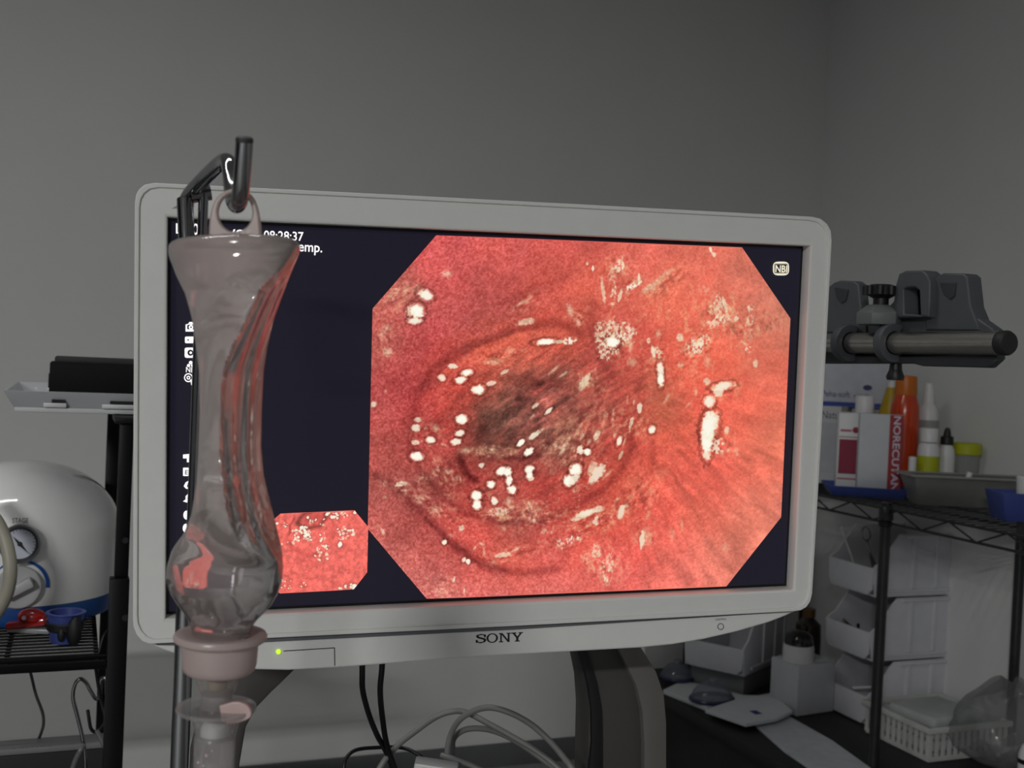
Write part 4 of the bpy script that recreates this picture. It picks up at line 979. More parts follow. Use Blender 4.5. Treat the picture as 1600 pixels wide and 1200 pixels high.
hose = [(-44, 770, 1.51), (-20, 796, 1.505), (-2, 820, 1.50), (10, 850, 1.495), (16, 885, 1.49), (13, 918, 1.49), (2, 945, 1.49), (-16, 968, 1.49), (-46, 985, 1.50)]
h0 = P(*hose[4])
hs = thing('suction_hose', 'thick cream rubber hose curving in front of the white pump', 'hose', h0)
mk('hose', MB().tube(spline([lc(hs, P(*q)) for q in hose], 8), 0.0090, 16), mat('cream_rubber', (160, 156, 142), .45, var=.05), hs)

def shelfpt(px, py, z=ZL + .002): return onz(px, py, z)
# red clamp
cp = shelfpt(45, 988)
clp = thing('hose_clamp', 'red plastic hose clamp lying on the wire shelf beside blue holder', 'clamp', cp, rz=-YAW)
dcl = float(((cp - CAM) @ RW)[2]); cs = dcl / F
mk('clamp_lever', MB().box((0, 0, .013), (62 * cs, .018, 12 * cs), M=Matrix.Rotation(math.radians(-10), 4, 'Y')), mat('clamp_red', (170, 28, 26), .22, coat=.5), clp, bevel=0.003)
mk('clamp_body', MB().ball((4 * cs, 0, 25 * cs), (22 * cs, .014, 13 * cs), 20, 10, -.6), mat('clamp_red', (170, 28, 26)), clp)
mk('clamp_pin', MB().tube([(-2 * cs, -.014, 26 * cs), (-2 * cs, -.006, 26 * cs)], .003, 10), M_WHITE, clp)
mk('clamp_foot', MB().box((2 * cs, .002, .0035), (66 * cs, .02, .007)), mat('clear_grey', (150, 150, 152), .3), clp, bevel=0.002)
# blue holder
hp = shelfpt(92, 1008)
hd = float(((hp - CAM) @ RW)[2]) + .02; hsx = hd / F
hp = hp + RW @ np.array([0, 0, .02])
hol = thing('instrument_holder', 'blue open cup holder with black strap on the wire shelf', 'holder', (hp[0], hp[1], ZL + .002), rz=-YAW)
H1 = float(lc(hol, P(92, 955, hd))[2])
ro = 27 * hsx
mk('cup', MB().lathe([(ro * .78, 0), (ro * .82, .002), (ro * .90, H1 * .55), (ro, H1 * .93), (ro * 1.1, H1 * .97), (ro * 1.1, H1), (ro * .88, H1), (ro * .8, H1 * .5), (ro * .7, .004)], 40), M_BLUE, hol)
mk('strap', MB().lathe([(ro * .95, H1 * .40), (ro * 1.02, H1 * .44), (ro * 1.06, H1 * .66), (ro * 1.0, H1 * .70)], 40, caps=False), M_DK, hol)
mk('buckle', MB().ball((ro * .75, -ro * .62, H1 * .45), (.011, .008, .021), 14, 8), M_DK, hol)
mk('buckle', MB().ball((ro * .15, -ro * .98, H1 * .34), (.005, .003, .009), 12, 8), M_DK, hol)
# thin cable below the shelf
cb = [(42, 1030, 1.60), (48, 1052, 1.60), (56, 1085, 1.60), (66, 1112, 1.60), (68, 1130, 1.60), (64, 1146, 1.60), (58, 1160, 1.61)]
t = thing('thin_cable', 'thin dark cable hanging down below the left wire shelf', 'cable', P(*cb[0]))
mk('cable', MB().tube(spline([lc(t, P(*q)) for q in cb], 6), 0.0021, 8), mat('cable_dark', (44, 44, 46), .5), t)
# steel hook, black hook and tubing
sh_ = [(134, 1215, 1.50), (133, 1180, 1.50), (128, 1148, 1.50), (120, 1115, 1.50), (114, 1090, 1.50), (117, 1070, 1.50), (125, 1061, 1.50), (134, 1066, 1.505), (142, 1080, 1.51), (150, 1092, 1.515), (156, 1086, 1.52), (157, 1066, 1.52), (160, 1060, 1.52), (166, 1062, 1.52), (167, 1085, 1.52)]
t = thing('wire_hook', 'bent bright steel wire hook below the shelf beside black post', 'hook', P(*sh_[5]))
mk('wire', MB().tube(spline([lc(t, P(*q)) for q in sh_], 6), 0.0026, 10), M_CHROME, t)
bh_ = [(149, 1038, 1.46), (152, 1060, 1.47), (158, 1095, 1.48), (164, 1118, 1.48), (163, 1130, 1.48), (156, 1140, 1.48), (149, 1144, 1.48), (142, 1138, 1.475), (139, 1122, 1.47), (137, 1109, 1.47)]
t = thing('utility_hook', 'small black hook hanging under the left wire shelf', 'hook', P(*bh_[0]))
mk('hook_rod', MB().tube(spline([lc(t, P(*q)) for q in bh_], 6), 0.0023, 10), M_DK, t)
for nm, lab, pl in (('clear_tube', 'clear tube hanging from small black hook', [(151, 1141, 1.47), (158, 1155, 1.47), (168, 1178, 1.47), (176, 1205, 1.47), (180, 1230, 1.47)]),
                    ('clear_tube', 'clear tube slanting left below bright steel hook', [(131, 1162, 1.495), (124, 1175, 1.49), (116, 1192, 1.49), (110, 1215, 1.49)])):
    t = thing(nm, lab, 'tube', P(*pl[0]))
    mk('tube', MB().tube(spline([lc(t, P(*q)) for q in pl], 6), 0.0031, 10), film('grey_tubing', (150, 152, 152), clear=.45, rough=.2), t)
# dark device with pale lid and faint raised letters, bottom left corner
dvp = P(60, 1166, 1.56)
dv = thing('equipment_box', 'dark box with pale lid and faint raised letters at lower left', 'box', (dvp[0] - .125, dvp[1] + .03, ZS2 + .006))
dz = float(dvp[2]) - ZS2 - .020
mk('box_body', MB().box((0, 0, dz / 2), (.44, .036, dz)), mat('box_charcoal', (40, 40, 42), .55), dv, bevel=0.004)
mk('box_lid', MB().box((0, 0.0, dz + .005), (.45, .040, .010)), mat('lid_grey', (128, 128, 130), .5), dv, bevel=0.003)
lt = lc(dv, P(16, 1178, 1.555)); 
lettering(dv, 'A ANATO', (float(lt[0]), -.0185, float(lt[2])), (1, 0, 0), (0, 0, 1), w=.055, h=.007, mat=mat('raised_grey', (66, 66, 68), .5), ext=.0006)

# ------------------------------------------------------------------ right: endoscope hanger on a steel rail
ra, rb = P(1290, 536, 1.34), P(1564, 536, 1.09)
rdir = (rb - ra) / np.linalg.norm(rb - ra)
rin = ra - rdir * 0.16
rail = thing('steel_rail', 'round brushed steel rail with black end cap right of the monitor', 'rail', ra)
RR_ = 0.0120
mk('tube', MB().tube([lc(rail, rin), lc(rail, rb)], RR_, 32), M_STEEL, rail)
mk('end_cap', MB().tube([lc(rail, rb), lc(rail, rb + rdir * .001), lc(rail, rb + rdir * .008), lc(rail, rb + rdir * .011), lc(rail, rb + rdir * .0125)], [RR_, RR_ * 1.03, RR_ * 1.03, RR_ * .88, RR_ * .5], 32), mat('cap_black', (26, 26, 27), .6), rail)
vp = P(985, 1150, 1.19)
vtop = np.array([vp[0], vp[1], rin[2]])
mk('cross_arm', MB().tube([lc(rail, rin), lc(rail, vtop)], 0.010, 16), M_STEEL, rail)
mk('upright', MB().tube([lc(rail, np.array([vp[0], vp[1], ZC - .001])), lc(rail, vtop)], 0.0125, 20), M_STEEL, rail)
# holder: local x along the rail, y away from the room's viewer, z up
hx = np.array([rdir[0], rdir[1], 0]); hx /= np.linalg.norm(hx)
hy = np.array([-hx[1], hx[0], 0])
if hy @ (RW @ np.array([1., 0, 0.3])) < 0: hy = -hy
HROT = Matrix([[hx[i], (hy if np.cross(hx, hy)[2] > 0 else -hy)[i], [0, 0, 1][i]] for i in range(3)])
sgn = 1 if np.cross(hx, hy)[2] > 0 else -1
hol = thing('scope_holder', 'grey plastic endoscope holder with notched towers clamped to the steel rail', 'holder', ra, rot=HROT)
def HS(px, py, off):
    """pixel to the holder's own xz plane, off metres behind the rail axis"""
    q = lc(hol, onplane(px, py, ra + hy * off, hy)); return (float(q[0]), float(q[2]))
def slab(name, poly, o0, o1, m, par=hol, bev=0.002, hole=None):
    pl = [HS(x, y, o0) for x, y in poly]
    loops = [pl] + ([[HS(x, y, o0) for x, y in hole]] if hole else [])
    v, f = curve_mesh(loops, max((o1 - o0) / 2 - bev, 1e-4), bev)
    mid = (o0 + o1) / 2
    return mk(name, MB().add([(x, sgn * mid - z * 1.0, y) for x, y, z in v], f), m, par)
M_HG = mat('holder_grey', (74, 76, 80), .5, var=.05)
M_HGD = mat('holder_dark', (52, 53, 57), .55, var=.05)
slab('trough', [(1276, 492), (1292, 480), (1345, 492), (1378, 480), (1404, 494), (1448, 494), (1500, 500), (1528, 497), (1552, 514), (1556, 560), (1541, 574), (1440, 571), (1425, 567), (1276, 567)], 0.016, 0.030, M_HG)
slab('tower', [(1272, 450), (1293, 449), (1303, 441), (1313, 438), (1334, 439), (1341, 444), (1345, 484), (1352, 500), (1352, 520), (1272, 520)], 0.012, 0.026, M_HG)
slab('notch', [(1303, 449), (1325, 453), (1321, 470), (1314, 474), (1307, 466)], 0.0105, 0.0125, M_HGD, bev=.0004)
slab('tower', [(1386, 482), (1396, 470), (1399, 445), (1404, 428), (1414, 423), (1441, 422), (1448, 428), (1453, 440), (1452, 476), (1450, 495), (1390, 497)], 0.004, 0.026, M_HG, hole=[(1411, 452), (1418, 449), (1430, 449), (1436, 454), (1438, 492), (1412, 490)])
slab('slot_back', [(1406, 446), (1440, 446), (1440, 494), (1406, 494)], 0.0265, 0.029, M_DK, bev=.0004)
slab('tower', [(1446, 428), (1458, 439), (1463, 432), (1473, 426.5), (1505, 427), (1511, 432), (1516, 478), (1524, 498), (1530, 516), (1446, 516)], 0.014, 0.034, M_HG)
slab('notch', [(1468, 442), (1493, 442), (1491, 462), (1484, 468), (1474, 460)], 0.0125, 0.0145, M_HGD, bev=.0004)
slab('lower_flange', [(1276, 545), (1350, 556), (1420, 556), (1500, 552), (1558, 556), (1556, 564), (1541, 574.5), (1440, 572), (1425, 568), (1276, 568)], 0.006, 0.017, M_HGD)
for x0 in (1325, 1393):
    c0 = HS(x0, 536, 0)[0]
    rg = []
    nn = 28
    mbr = MB(); prf = []
    ro_, ri_ = 0.0215, 0.0128
    vv = []; ff = []
    for k in range(nn):
        a = math.radians(60 + 330 * k / (nn - 1))
        for xx, rr in ((-.006, ri_), (-.006, ro_), (.006, ro_), (.006, ri_)):
            vv.append((c0 + xx, rr * math.cos(a) * sgn, rr * math.sin(a)))
    for k in range(nn - 1):
        for j in range(4): ff.append((k * 4 + j, k * 4 + (j + 1) % 4, k * 4 + 4 + (j + 1) % 4, k * 4 + 4 + j))
    ff += [(3, 2, 1, 0), tuple((nn - 1) * 4 + j for j in range(4))]
    mk('clip_ring', MB().add(vv, ff), M_HG, hol, bevel=.001)
kx = HS(1376, 480, 0)[0]
zb = HS(1376, 508, 0)[1]; z1 = HS(1376, 490, 0)[1]; z2 = HS(1376, 478, 0)[1]; z3 = HS(1376, 464, 0)[1]; z4 = HS(1376, 445, 0)[1]
mk('clamp_block', MB().lathe([(.026, zb), (.026, z1), (.016, z2), (.012, z2 + .001)], 6, c=(kx, 0, 0)), mat('clamp_grey', (98, 100, 102), .5), hol, bevel=.001)
kb = mk('clamp_knob', MB().lathe([(.0085, z2), (.0085, z3 - .002), (.016, z3 + .002), (.0165, z4 - .003), (.012, z4), (.001, z4 + .0003)], 28, c=(kx, 0, 0)), mat('knob_black', (18, 18, 19), .5), hol)
for k in range(8):
    a = 2 * math.pi * k / 8
    mk('grip_lobe', MB().tube([(kx + .0165 * math.cos(a), .0165 * math.sin(a), z3 + .002), (kx + .0165 * math.cos(a), .0165 * math.sin(a), z4 - .002)], .0042, 10), mat('knob_black', (18, 18, 19)), kb)
s0, s1, s2 = HS(1400, 566, .012), HS(1400, 578, .012), HS(1399, 594, .012)
mk('lower_screw', MB().lathe([(.007, s1[1]), (.006, s0[1] + .004)], 16, c=(s0[0], sgn * .012, 0)).lathe([(.009, s2[1]), (.010, s2[1] + .004), (.007, s1[1])], 16, c=(s0[0], sgn * .012, 0)), mat('knob_black', (18, 18, 19)), hol)

# ------------------------------------------------------------------ right: wire rack along the right wall
PR = P(1385, 793, 2.65); ZU = float(PR[2]); XF = float(PR[0])
ZT = float(P(1378, 1204, 2.65)[2])                          # top of the low black table
rk = thing('wire_rack', 'dark wire rack along the right wall carrying bottles and boxes', 'shelf unit', (XF, PR[1], ZT))
RD = XR - XF - 0.012; Y0_, Y1_ = -0.95, YB - PR[1] - 0.05
zu = ZU - ZT
M_WR = mat('dark_chrome', (58, 58, 60), .35, metal=.6, var=.1)
mk('post', MB().tube([(0, 0, 0), (0, 0, zu + .012)], .0128, 18), M_WR, rk)
mk('collar', MB().lathe([(.0135, zu - .045), (.0165, zu - .043), (.0165, zu - .034), (.0135, zu - .032)], 20), M_DK, rk)
mk('sleeve', MB().lathe([(.0150, zu - .030), (.0175, zu - .028), (.0165, zu + .002), (.0150, zu + .004)], 20), M_WR, rk)
for y in (Y0_, Y1_):
    for x in (0.0, RD - .015): mk('post', MB().tube([(x, y, 0), (x, y, zu + .012)], .0128, 14), M_WR, rk)
mk('post', MB().tube([(RD - .015, 0, 0), (RD - .015, 0, zu + .012)], .0128, 14), M_WR, rk)
for x in (0.0, RD - .015):
    mk('edge_rod', MB().tube([(x, Y0_, zu - .003), (x, Y1_, zu - .003)], .0034, 8), M_WR, rk)
    mk('edge_rod', MB().tube([(x, Y0_, zu - .036), (x, Y1_, zu - .036)], .0034, 8), M_WR, rk)
for y in (Y0_, Y1_):
    mk('edge_rod', MB().tube([(0, y, zu - .003), (RD - .015, y, zu - .003)], .0034, 8), M_WR, rk)
nz_ = 22; zz_ = [(0.0, Y0_ + (Y1_ - Y0_) * i / nz_, zu - .003 if i % 2 else zu - .036) for i in range(nz_ + 1)]
tz = None
for i in range(nz_): mk('truss_wire', MB().tube([zz_[i], zz_[i + 1]], .0022, 6), M_WR, rk)
wmb = MB().tube([(0, 0, 0), (RD - .015, 0, 0)], .0020, 6); w0 = None
for i in range(62):
    y = Y0_ + (Y1_ - Y0_) * (i + .5) / 62
    if w0 is None: w0 = mk('shelf_wire', wmb, M_WR, rk); w0.location = (0, y, zu - .001)
    else:
        c = w0.copy(); COL.objects.link(c); c.parent = rk; c.location = (0, y, zu - .001)
for k in range(3): mk('long_wire', MB().tube([(RD * (k + 1) / 4, Y0_, zu - .0045), (RD * (k + 1) / 4, Y1_, zu - .0045)], .0028, 6), M_WR, rk)

# ---- things on the rack
ZS = ZU + 0.0015
def base(px, d, z=ZS, py=720): p = P(px, py, d); return np.array([p[0], p[1], z])
def topz(px, py, d): return float(P(px, py, d)[2])
def pxw(wpx, d): return wpx * d / F
def boxthing(name, label, cat, pl, pr, ytop, d, thick, z=ZS, rz=-YAW - .15, mats=M_CARD, group=None, part='carton', bev=.0015, pyb=720):
    b = base((pl + pr) / 2, d, z, pyb); wd = pxw(pr - pl, d); hgt = topz((pl + pr) / 2, ytop, d) - z
    bv_ = Vector((-math.sin(-rz) * -1, math.cos(rz), 0)) if False else Vector((-math.sin(rz), math.cos(rz), 0))
    t = thing(name, label, cat, np.array(b) + np.array(bv_) * thick / 2, rz=rz, group=group)
    mk(part, MB().box((0, 0, hgt / 2), (wd, thick, hgt)), mats, t, bevel=bev)
    return t, wd, hgt, thick
def face(t, name, x0, x1, z0, z1, thick, m, off=.0004):
    return mk(name, MB().box(((x0 + x1) / 2, -thick / 2 - off / 2, (z0 + z1) / 2), (x1 - x0, off, z1 - z0)), m, t)
# lower white carton and the glove box on it
t, wd, hg, th = boxthing('white_carton', 'plain white carton with grey print under the glove box', 'box', 1258, 1310, 634, 3.17, .12)
lettering(t, 'Natu', (-wd / 2 + pxw(23, 3.17), -th / 2 - .0003, hg - pxw(20, 3.08)), (1, 0, 0), (0, 0, 1), w=pxw(25, 3.17), h=pxw(12, 3.08), mat=mat('print_dark', (78, 80, 90), .6))
face(t, 'label', -wd / 2 + pxw(20, 3.08), wd / 2 - .004, .03, hg - pxw(26, 3.08), th, mat('label_grey', (182, 184, 190), .7))
z_g = ZS + hg + .0005
wide = pxw(1384 - 1258, 3.17)
gb_b = base(1321, 3.17, z_g, 634); rzg = -YAW - .15
nv = np.array([-math.sin(rzg), math.cos(rzg), 0])
gb = thing('glove_box', 'white glove box with blue stripe lying on the white carton', 'box', gb_b + nv * .06, rz=rzg)
ghh = topz(1321, 566, 3.17) - z_g
mk('carton', MB().box((0, 0, ghh / 2), (wide, .12, ghh)), mat('glove_card', (190, 193, 202), .65), gb, bevel=.0015)
u_ = 3.17 / F
face(gb, 'stripe', -wide / 2, wide / 2, .001, .001 + 6.5 * u_, .12, mat('stripe_blue', (36, 62, 150), .5))
lettering(gb, 'Peha-soft', (-wide / 2 + 27 * u_, -.0604, 14.5 * u_), (1, 0, 0), (0, 0, 1), w=42 * u_, h=9.5 * u_, mat=mat('print_navy', (58, 58, 110), .6))
lettering(gb, 'nitrile', (-wide / 2 + 75 * u_, -.0604, 14.5 * u_), (1, 0, 0), (0, 0, 1), w=26 * u_, h=7 * u_, mat=mat('print_navy', (58, 58, 110)))
mk('logo', MB().lathe([(7 * u_, 0), (.0003, .0004)], 24, M=Matrix.Translation((-wide / 2 + 95 * u_, -.0601, 31 * u_)) @ Matrix.Rotation(math.pi / 2, 4, 'X') @ Matrix.Diagonal((1, .62, 1, 1))), mat('print_navy', (58, 58, 110)), gb)
mk('support_block', MB().box((wide / 2 - .03, .03, -hg / 2 - .0003), (.05, .09, hg - .001)), M_CARD, gb) if False else None
gx2 = thing('white_carton', 'white carton hidden behind the magenta labelled bottle', 'box', gb_b - np.array([0, 0, hg + .0005]) + nv * .08 + np.array([math.cos(rzg), math.sin(rzg), 0]) * .066, rz=rzg)
mk('carton', MB().box((0, 0, hg / 2), (.085, .10, hg)), M_CARD, gx2, bevel=.0015)

# blue tray with the boxes in it
bt = base(1356, 2.845, ZS, 760)
btr = thing('instrument_tray', 'shallow blue plastic tray under magenta bottle and red edged carton', 'tray', bt + nv * .06, rz=rzg)
mk('pan', tray_mesh(pxw(124, 2.845), .150, .026, .014), M_BLUE, btr, bevel=.001)
zb_ = ZS + .0035
# magenta labelled bottle
t, wd, hg, th = boxthing('flat_bottle', 'flat white bottle with magenta label and white screw cap', 'bottle', 1308, 1372, 645, 2.955, .035, z=zb_, part='bottle_body', bev=.006, mats=M_WHITE, rz=rzg)
u_ = 2.955 / F
face(t, 'label', -wd / 2 + 3 * u_, -wd / 2 + 30 * u_, 26 * u_, 80 * u_, th, mat('label_magenta', (140, 30, 62), .5))
face(t, 'label_line', -wd / 2 + 2 * u_, -wd / 2 + 32 * u_, 17 * u_, 19.5 * u_, th, mat('label_pink', (176, 90, 110), .5))
face(t, 'label_line', -wd / 2 + 2 * u_, -wd / 2 + 32 * u_, 83 * u_, 84.5 * u_, th, mat('label_pink', (176, 90, 110)))
face(t, 'label_print', -wd / 2 + 4 * u_, -wd / 2 + 21 * u_, 92 * u_, 95.5 * u_, th, mat('label_pink', (176, 90, 110)))
mk('label_mark', MB().lathe([(5 * u_, 0), (.0003, .0003)], 20, M=Matrix.Translation((-wd / 2 + 27 * u_, -th / 2 - .0002, 95 * u_)) @ Matrix.Rotation(math.pi / 2, 4, 'X')), mat('label_magenta', (140, 30, 62)), t)
cx_b = -wd / 2 + 40 * u_
cp_ = mk('screw_cap', MB().lathe([(12 * u_, hg - .002), (14 * u_, hg), (14.5 * u_, hg + 24 * u_), (13 * u_, hg + 27 * u_), (.001, hg + 27.2 * u_)], 28, c=(cx_b, 0, 0)), M_WHITE, t)
# red edged carton
t, wd, hg, th = boxthing('medicine_carton', 'white carton with red edge stripe standing in front of orange bottle', 'box', 1342, 1407, 647, 2.885, .028, z=zb_, rz=rzg)
u_ = 2.885 / F
face(t, 'red_stripe', wd / 2 - 20 * u_, wd / 2 - .0005, .001, hg - .001, th, mat('stripe_red', (150, 40, 46), .5))
lettering(t, 'NORECUTAN', (wd / 2 - 14.5 * u_, -th / 2 - .0007, hg - 2 * u_), (0, 0, -1), (1, 0, 0), w=hg - 9 * u_, h=11 * u_, mat=mat('print_pale', (205, 198, 215), .6), bold=.02)
# helper for turned bottles
def turned(name, label, cat, px, d, rows, z=ZS, py=700, group=None):
    """rows: list of (part, material, [(ypx, half width px) ...]) upwards"""
    b = base(px, d, z, py); t = thing(name, label, cat, b, rz=-YAW)
    for part, m, rr in rows:
        pr_ = [(max(.0004, hw_ * d / F), (topz(px, yy, d) if yy is not None else z) - z) for yy, hw_ in rr]
        pr_ = [(r__, max(0.0, z__)) for r__, z__ in pr_]
        mk(part, MB().lathe(pr_, 36), m, t)
    return t
M_OR = mat('orange_plastic', (196, 62, 18), .22, coat=.3); M_ORC = mat('orange_cap', (196, 104, 20), .4)
M_YE = mat('yellow_plastic', (176, 146, 14), .4); M_LAB = mat('label_yellow', (176, 182, 24), .5)
turned('spray_bottle', 'yellow bottle with sloping shoulder behind the orange bottle', 'bottle', 1389, 3.085, [('bottle_body', M_YE, [(None, 19), (745, 19), (652, 19), (640, 17), (605, 8)]), ('nozzle', M_WHITE, [(606, 7), (596, 6), (594, 3)])])
turned('squeeze_bottle', 'tall orange bottle with lighter orange cap', 'bottle', 1411, 2.975, [('bottle_body', M_OR, [(None, 21), (740, 22), (650, 22), (634, 21), (622, 17.5), (616, 16)]), ('cap', M_ORC, [(617, 16.5), (615, 17), (590, 16), (587, 15), (586, 1)])])
turned('dropper_bottle', 'white dropper bottle with long nozzle right of orange bottle', 'bottle', 1447, 3.02, [('bottle_body', M_WHITE, [(None, 16), (670, 16), (645, 16), (636, 13), (630, 9)]), ('band', mat('band_grey', (150, 152, 150), .5), [(668, 16.3), (668, 16.5), (656, 16.5), (656, 16.3)]), ('nozzle', M_WHITE, [(632, 9.5), (626, 9.5), (612, 8), (599, 6), (597, 1)])])
t = turned('pill_bottle', 'small white bottle with yellow label and ribbed cap', 'bottle', 1451, 2.90, [('bottle_body', M_WHITE, [(None, 16.5), (703, 16.5), (696, 15), (692, 12.5)]), ('label', M_LAB, [(738, 16.7), (738, 16.8), (712, 16.8), (712, 16.7)]), ('cap', M_WHITE, [(691, 12.5), (690, 13.5), (671, 13.5), (669, 12), (668.5, 1)])])
q = lc(t, P(1451, 722, 2.90)); lettering(t, 'Rp 50', (-.012, -17 * 2.9 / F, float(q[2]) - .004), (1, 0, 0), (0, 0, 1), w=.026, h=.009, mat=M_INK) if False else None
t = turned('dropper_bottle', 'white bottle with black pointed cap beside yellow label', 'bottle', 1479, 2.93, [('bottle_body', M_WHITE, [(None, 13), (712, 13), (702, 11.5), (694, 8)]), ('cap', M_BLACK, [(695, 9), (694, 10), (682, 9.5), (681, 6), (670, 4), (668, 1)])])
mk('label', MB().box((.010, -.0195, .047), (.016, .003, .032)), mat('label_mauve', (120, 84, 104), .5), t)
turned('specimen_jar', 'clear jar with wide yellow lid on the steel tray side', 'jar', 1510, 2.96, [('jar_wall', film('jar_film', (215, 216, 214), clear=.4, rough=.1), [(None, 19), (712, 20.5), (709, 20.5)]), ('lid', M_LAB, [(710, 22), (709, 23), (694, 23), (692, 21), (691.5, 1)])])
# steel tray with small parts
std = 2.70
sp_ = base(1530, std, ZS, 770)
st = thing('steel_tray', 'flat grey steel instrument tray on the right rack', 'tray', sp_ + (RW @ np.array([0, 0, .055])) * np.array([1, 1, 0]), rz=-YAW)
hst = topz(1530, 748, std) - ZS
stw = pxw(204, std)
mk('pan', tray_mesh(stw, .11, hst, .022), mat('satin_steel', (128, 127, 124), .4, metal=.35), st, bevel=.001)
v, f = curve_mesh([[(-stw / 2 - .010, -.065), (stw / 2 + .010, -.065), (stw / 2 + .010, .065), (-stw / 2 - .010, .065)], [(-stw / 2 + .006, -.049), (stw / 2 - .006, -.049), (stw / 2 - .006, .049), (-stw / 2 + .006, .049)]], .0012, .0012)
mk('rim', MB().add([(x, y, z + hst) for x, y, z in v], f), mat('rim_steel', (150, 149, 146), .42, metal=.3), st)
fc = thing('paper_slip', 'pale paper slip lying in the steel tray', 'paper', (sp_[0], sp_[1], ZS + .006) + (RW @ np.array([-.06, 0, .05])) * np.array([1, 1, 0]), rz=-YAW)
mk('paper', MB().box((0, 0, hst - .010), (.09, .05, .002)).box((0, 0, (hst - .012) / 2), (.05, .03, hst - .012)), M_CARD, fc)
sk = thing('stopcock', 'small white plastic stopcock standing in the steel tray', 'valve', (sp_[0], sp_[1], ZS + .006) + (RW @ np.array([-.012, 0, .04])) * np.array([1, 1, 0]), rz=-YAW)
mk('valve_body', MB().tube([(0, 0, -.002), (0, 0, .064)], .006, 14), M_WHITE, sk)
mk('handle', MB().tube([(-.016, 0, .044), (.022, 0, .052)], .006, 12), M_WHITE, sk)
mk('port', MB().tube([(0, 0, .062), (.004, 0, .078)], .007, 12), M_WHITE, sk)
turned('white_vial', 'tiny white vial in front of orange bottle', 'vial', 1427, 2.86, [('vial_body', M_WHITE, [(None, 5.5), (735, 6), (714, 6), (713, 1)])])
b = base(1602, 2.46, ZS, 785)
rt = thing('instrument_tray', 'blue plastic tray at the right edge holding white cup', 'tray', b + nv * .05, rz=-YAW)
hh_ = topz(1602, 772, 2.46) - ZS
mk('pan', tray_mesh(pxw(80, 2.46), .10, max(.02, hh_), .012), M_BLUE, rt, bevel=.001)
turned('white_cup', 'white plastic cup standing in right blue tray', 'cup', 1604, 2.50, [('cup_wall', M_WHITE, [(None, 14), (760, 15), (746, 16), (744, 14.5)])], z=ZS + .0035, py=770)

# ------------------------------------------------------------------ low black table under the rack
M_TAB = mat('black_table_top', (24, 24, 26), .6, var=.2, scale=20)
TX0 = 1.60
tab = thing('low_table', 'low black table along the right wall below the wire rack', 'table', ((TX0 + XR) / 2, PR[1], 0))
ta_, tb_ = -1.0, YB - PR[1] - .02
mk('table_top', MB().box((0, (ta_ + tb_) / 2, ZT - .0165), (XR - TX0 - .006, tb_ - ta_, .032)), M_TAB, tab, bevel=.003)
mk('front_panel', MB().box((-(XR - TX0) / 2 + .03, (ta_ + tb_) / 2, (ZT - .033) / 2), (.02, tb_ - ta_ - .04, ZT - .033)), mat('table_panel', (34, 33, 34), .7, var=.25, scale=9, bump=.2, bscale=40), tab)
for y in (ta_ + .05, tb_ - .05): mk('side_panel', MB().box((.02, y, (ZT - .033) / 2), (XR - TX0 - .10, .02, ZT - .033)), M_TAB, tab)

# ---- open fronted bins
M_BIN = mat('bin_white', (206, 206, 212), .5, var=.03)
BH, BL, BW = .172, .285, .19
def bin_thing(label, loc, group=None):
    t = thing('storage_bin', label, 'bin', loc, group=group)
    th = .007
    side = [(0, 0), (BL, 0), (BL, BH - .004), (.075, BH - .004), (.058, .150), (.020, .098), (-.004, .084), (-.012, .075)]
    for s in (-1, 1):
        mk('side_wall', MB().prism(side, s * (BW / 2) - (th if s > 0 else 0), s * (BW / 2) + (0 if s > 0 else th)), M_BIN, t, bevel=.001)
    mk('bin_floor', MB().box((BL / 2, 0, .0025), (BL - .002, BW - .009, .005)), M_BIN, t)
    mk('back_wall', MB().box((BL - .003, 0, BH / 2), (.005, BW - .009, BH - .008)), M_BIN, t)
    lip = [(-BW / 2 + .004, .078), (-BW / 2 + .004, .02), (-BW / 2 + .02, .003), (BW / 2 - .02, .003), (BW / 2 - .004, .02), (BW / 2 - .004, .078)]
    mk('front_lip', MB().prism([(y, z) for y, z in lip], -.012, -.006, M=Matrix(((0, 1, 0, 0), (1, 0, 0, 0), (0, 0, 1, 0), (0, 0, 0, 1)))), M_BIN, t, bevel=.0015)
    for s in (-1, 1): mk('top_rim', MB().box((.19, s * (BW / 2 + .002), BH - .010), (.20, .010, .007)), M_BIN, t, bevel=.001)
    for x in (.12, .20, .265): mk('stacking_rib', MB().box((x, -BW / 2 - .0025, BH * .52), (.012, .006, BH - .035)), M_BIN, t, bevel=.001)
    mk('lower_ledge', MB().box((.16, -BW / 2 - .002, .016), (.24, .006, .006)), M_BIN, t)
    return t
bc = onz(1352, 1135, ZT + .001)
for i, lab in enumerate(('lowest white open fronted bin of the stack behind the rack post', 'middle white open fronted bin of the stack holding dark tongs', 'topmost white open fronted bin of the stack holding scissors')):
    bin_thing(lab, (bc[0] + .012, bc[1] + BW / 2, ZT + .001 + i * (BH + .001)), 'stacked storage bins')
bc2 = onz(1163, 1058, ZT + .065)
b2 = bin_thing('white open fronted bin below the right end of the monitor', (0, 0, 0))
b2.rotation_euler = (0, 0, .55); b2.location = (bc2[0] - math.sin(.55) * BW / 2, bc2[1] + math.cos(.55) * BW / 2, ZT + .066)
t = thing('grey_carton', 'low grey carton under the single white bin behind blue masks', 'box', (bc2[0] + math.cos(.55) * .13 - math.sin(.55) * BW / 2, bc2[1] + math.sin(.55) * .13 + math.cos(.55) * BW / 2, ZT + .001), rz=.55)
mk('carton', MB().box((0, 0, .032), (.22, .17, .064)), mat('grey_card', (120, 121, 124), .7), t, bevel=.002)
mk('carton_flap', MB().box((-.1103, 0, .05), (.001, .168, .02)), mat('grey_card', (120, 121, 124)), t)
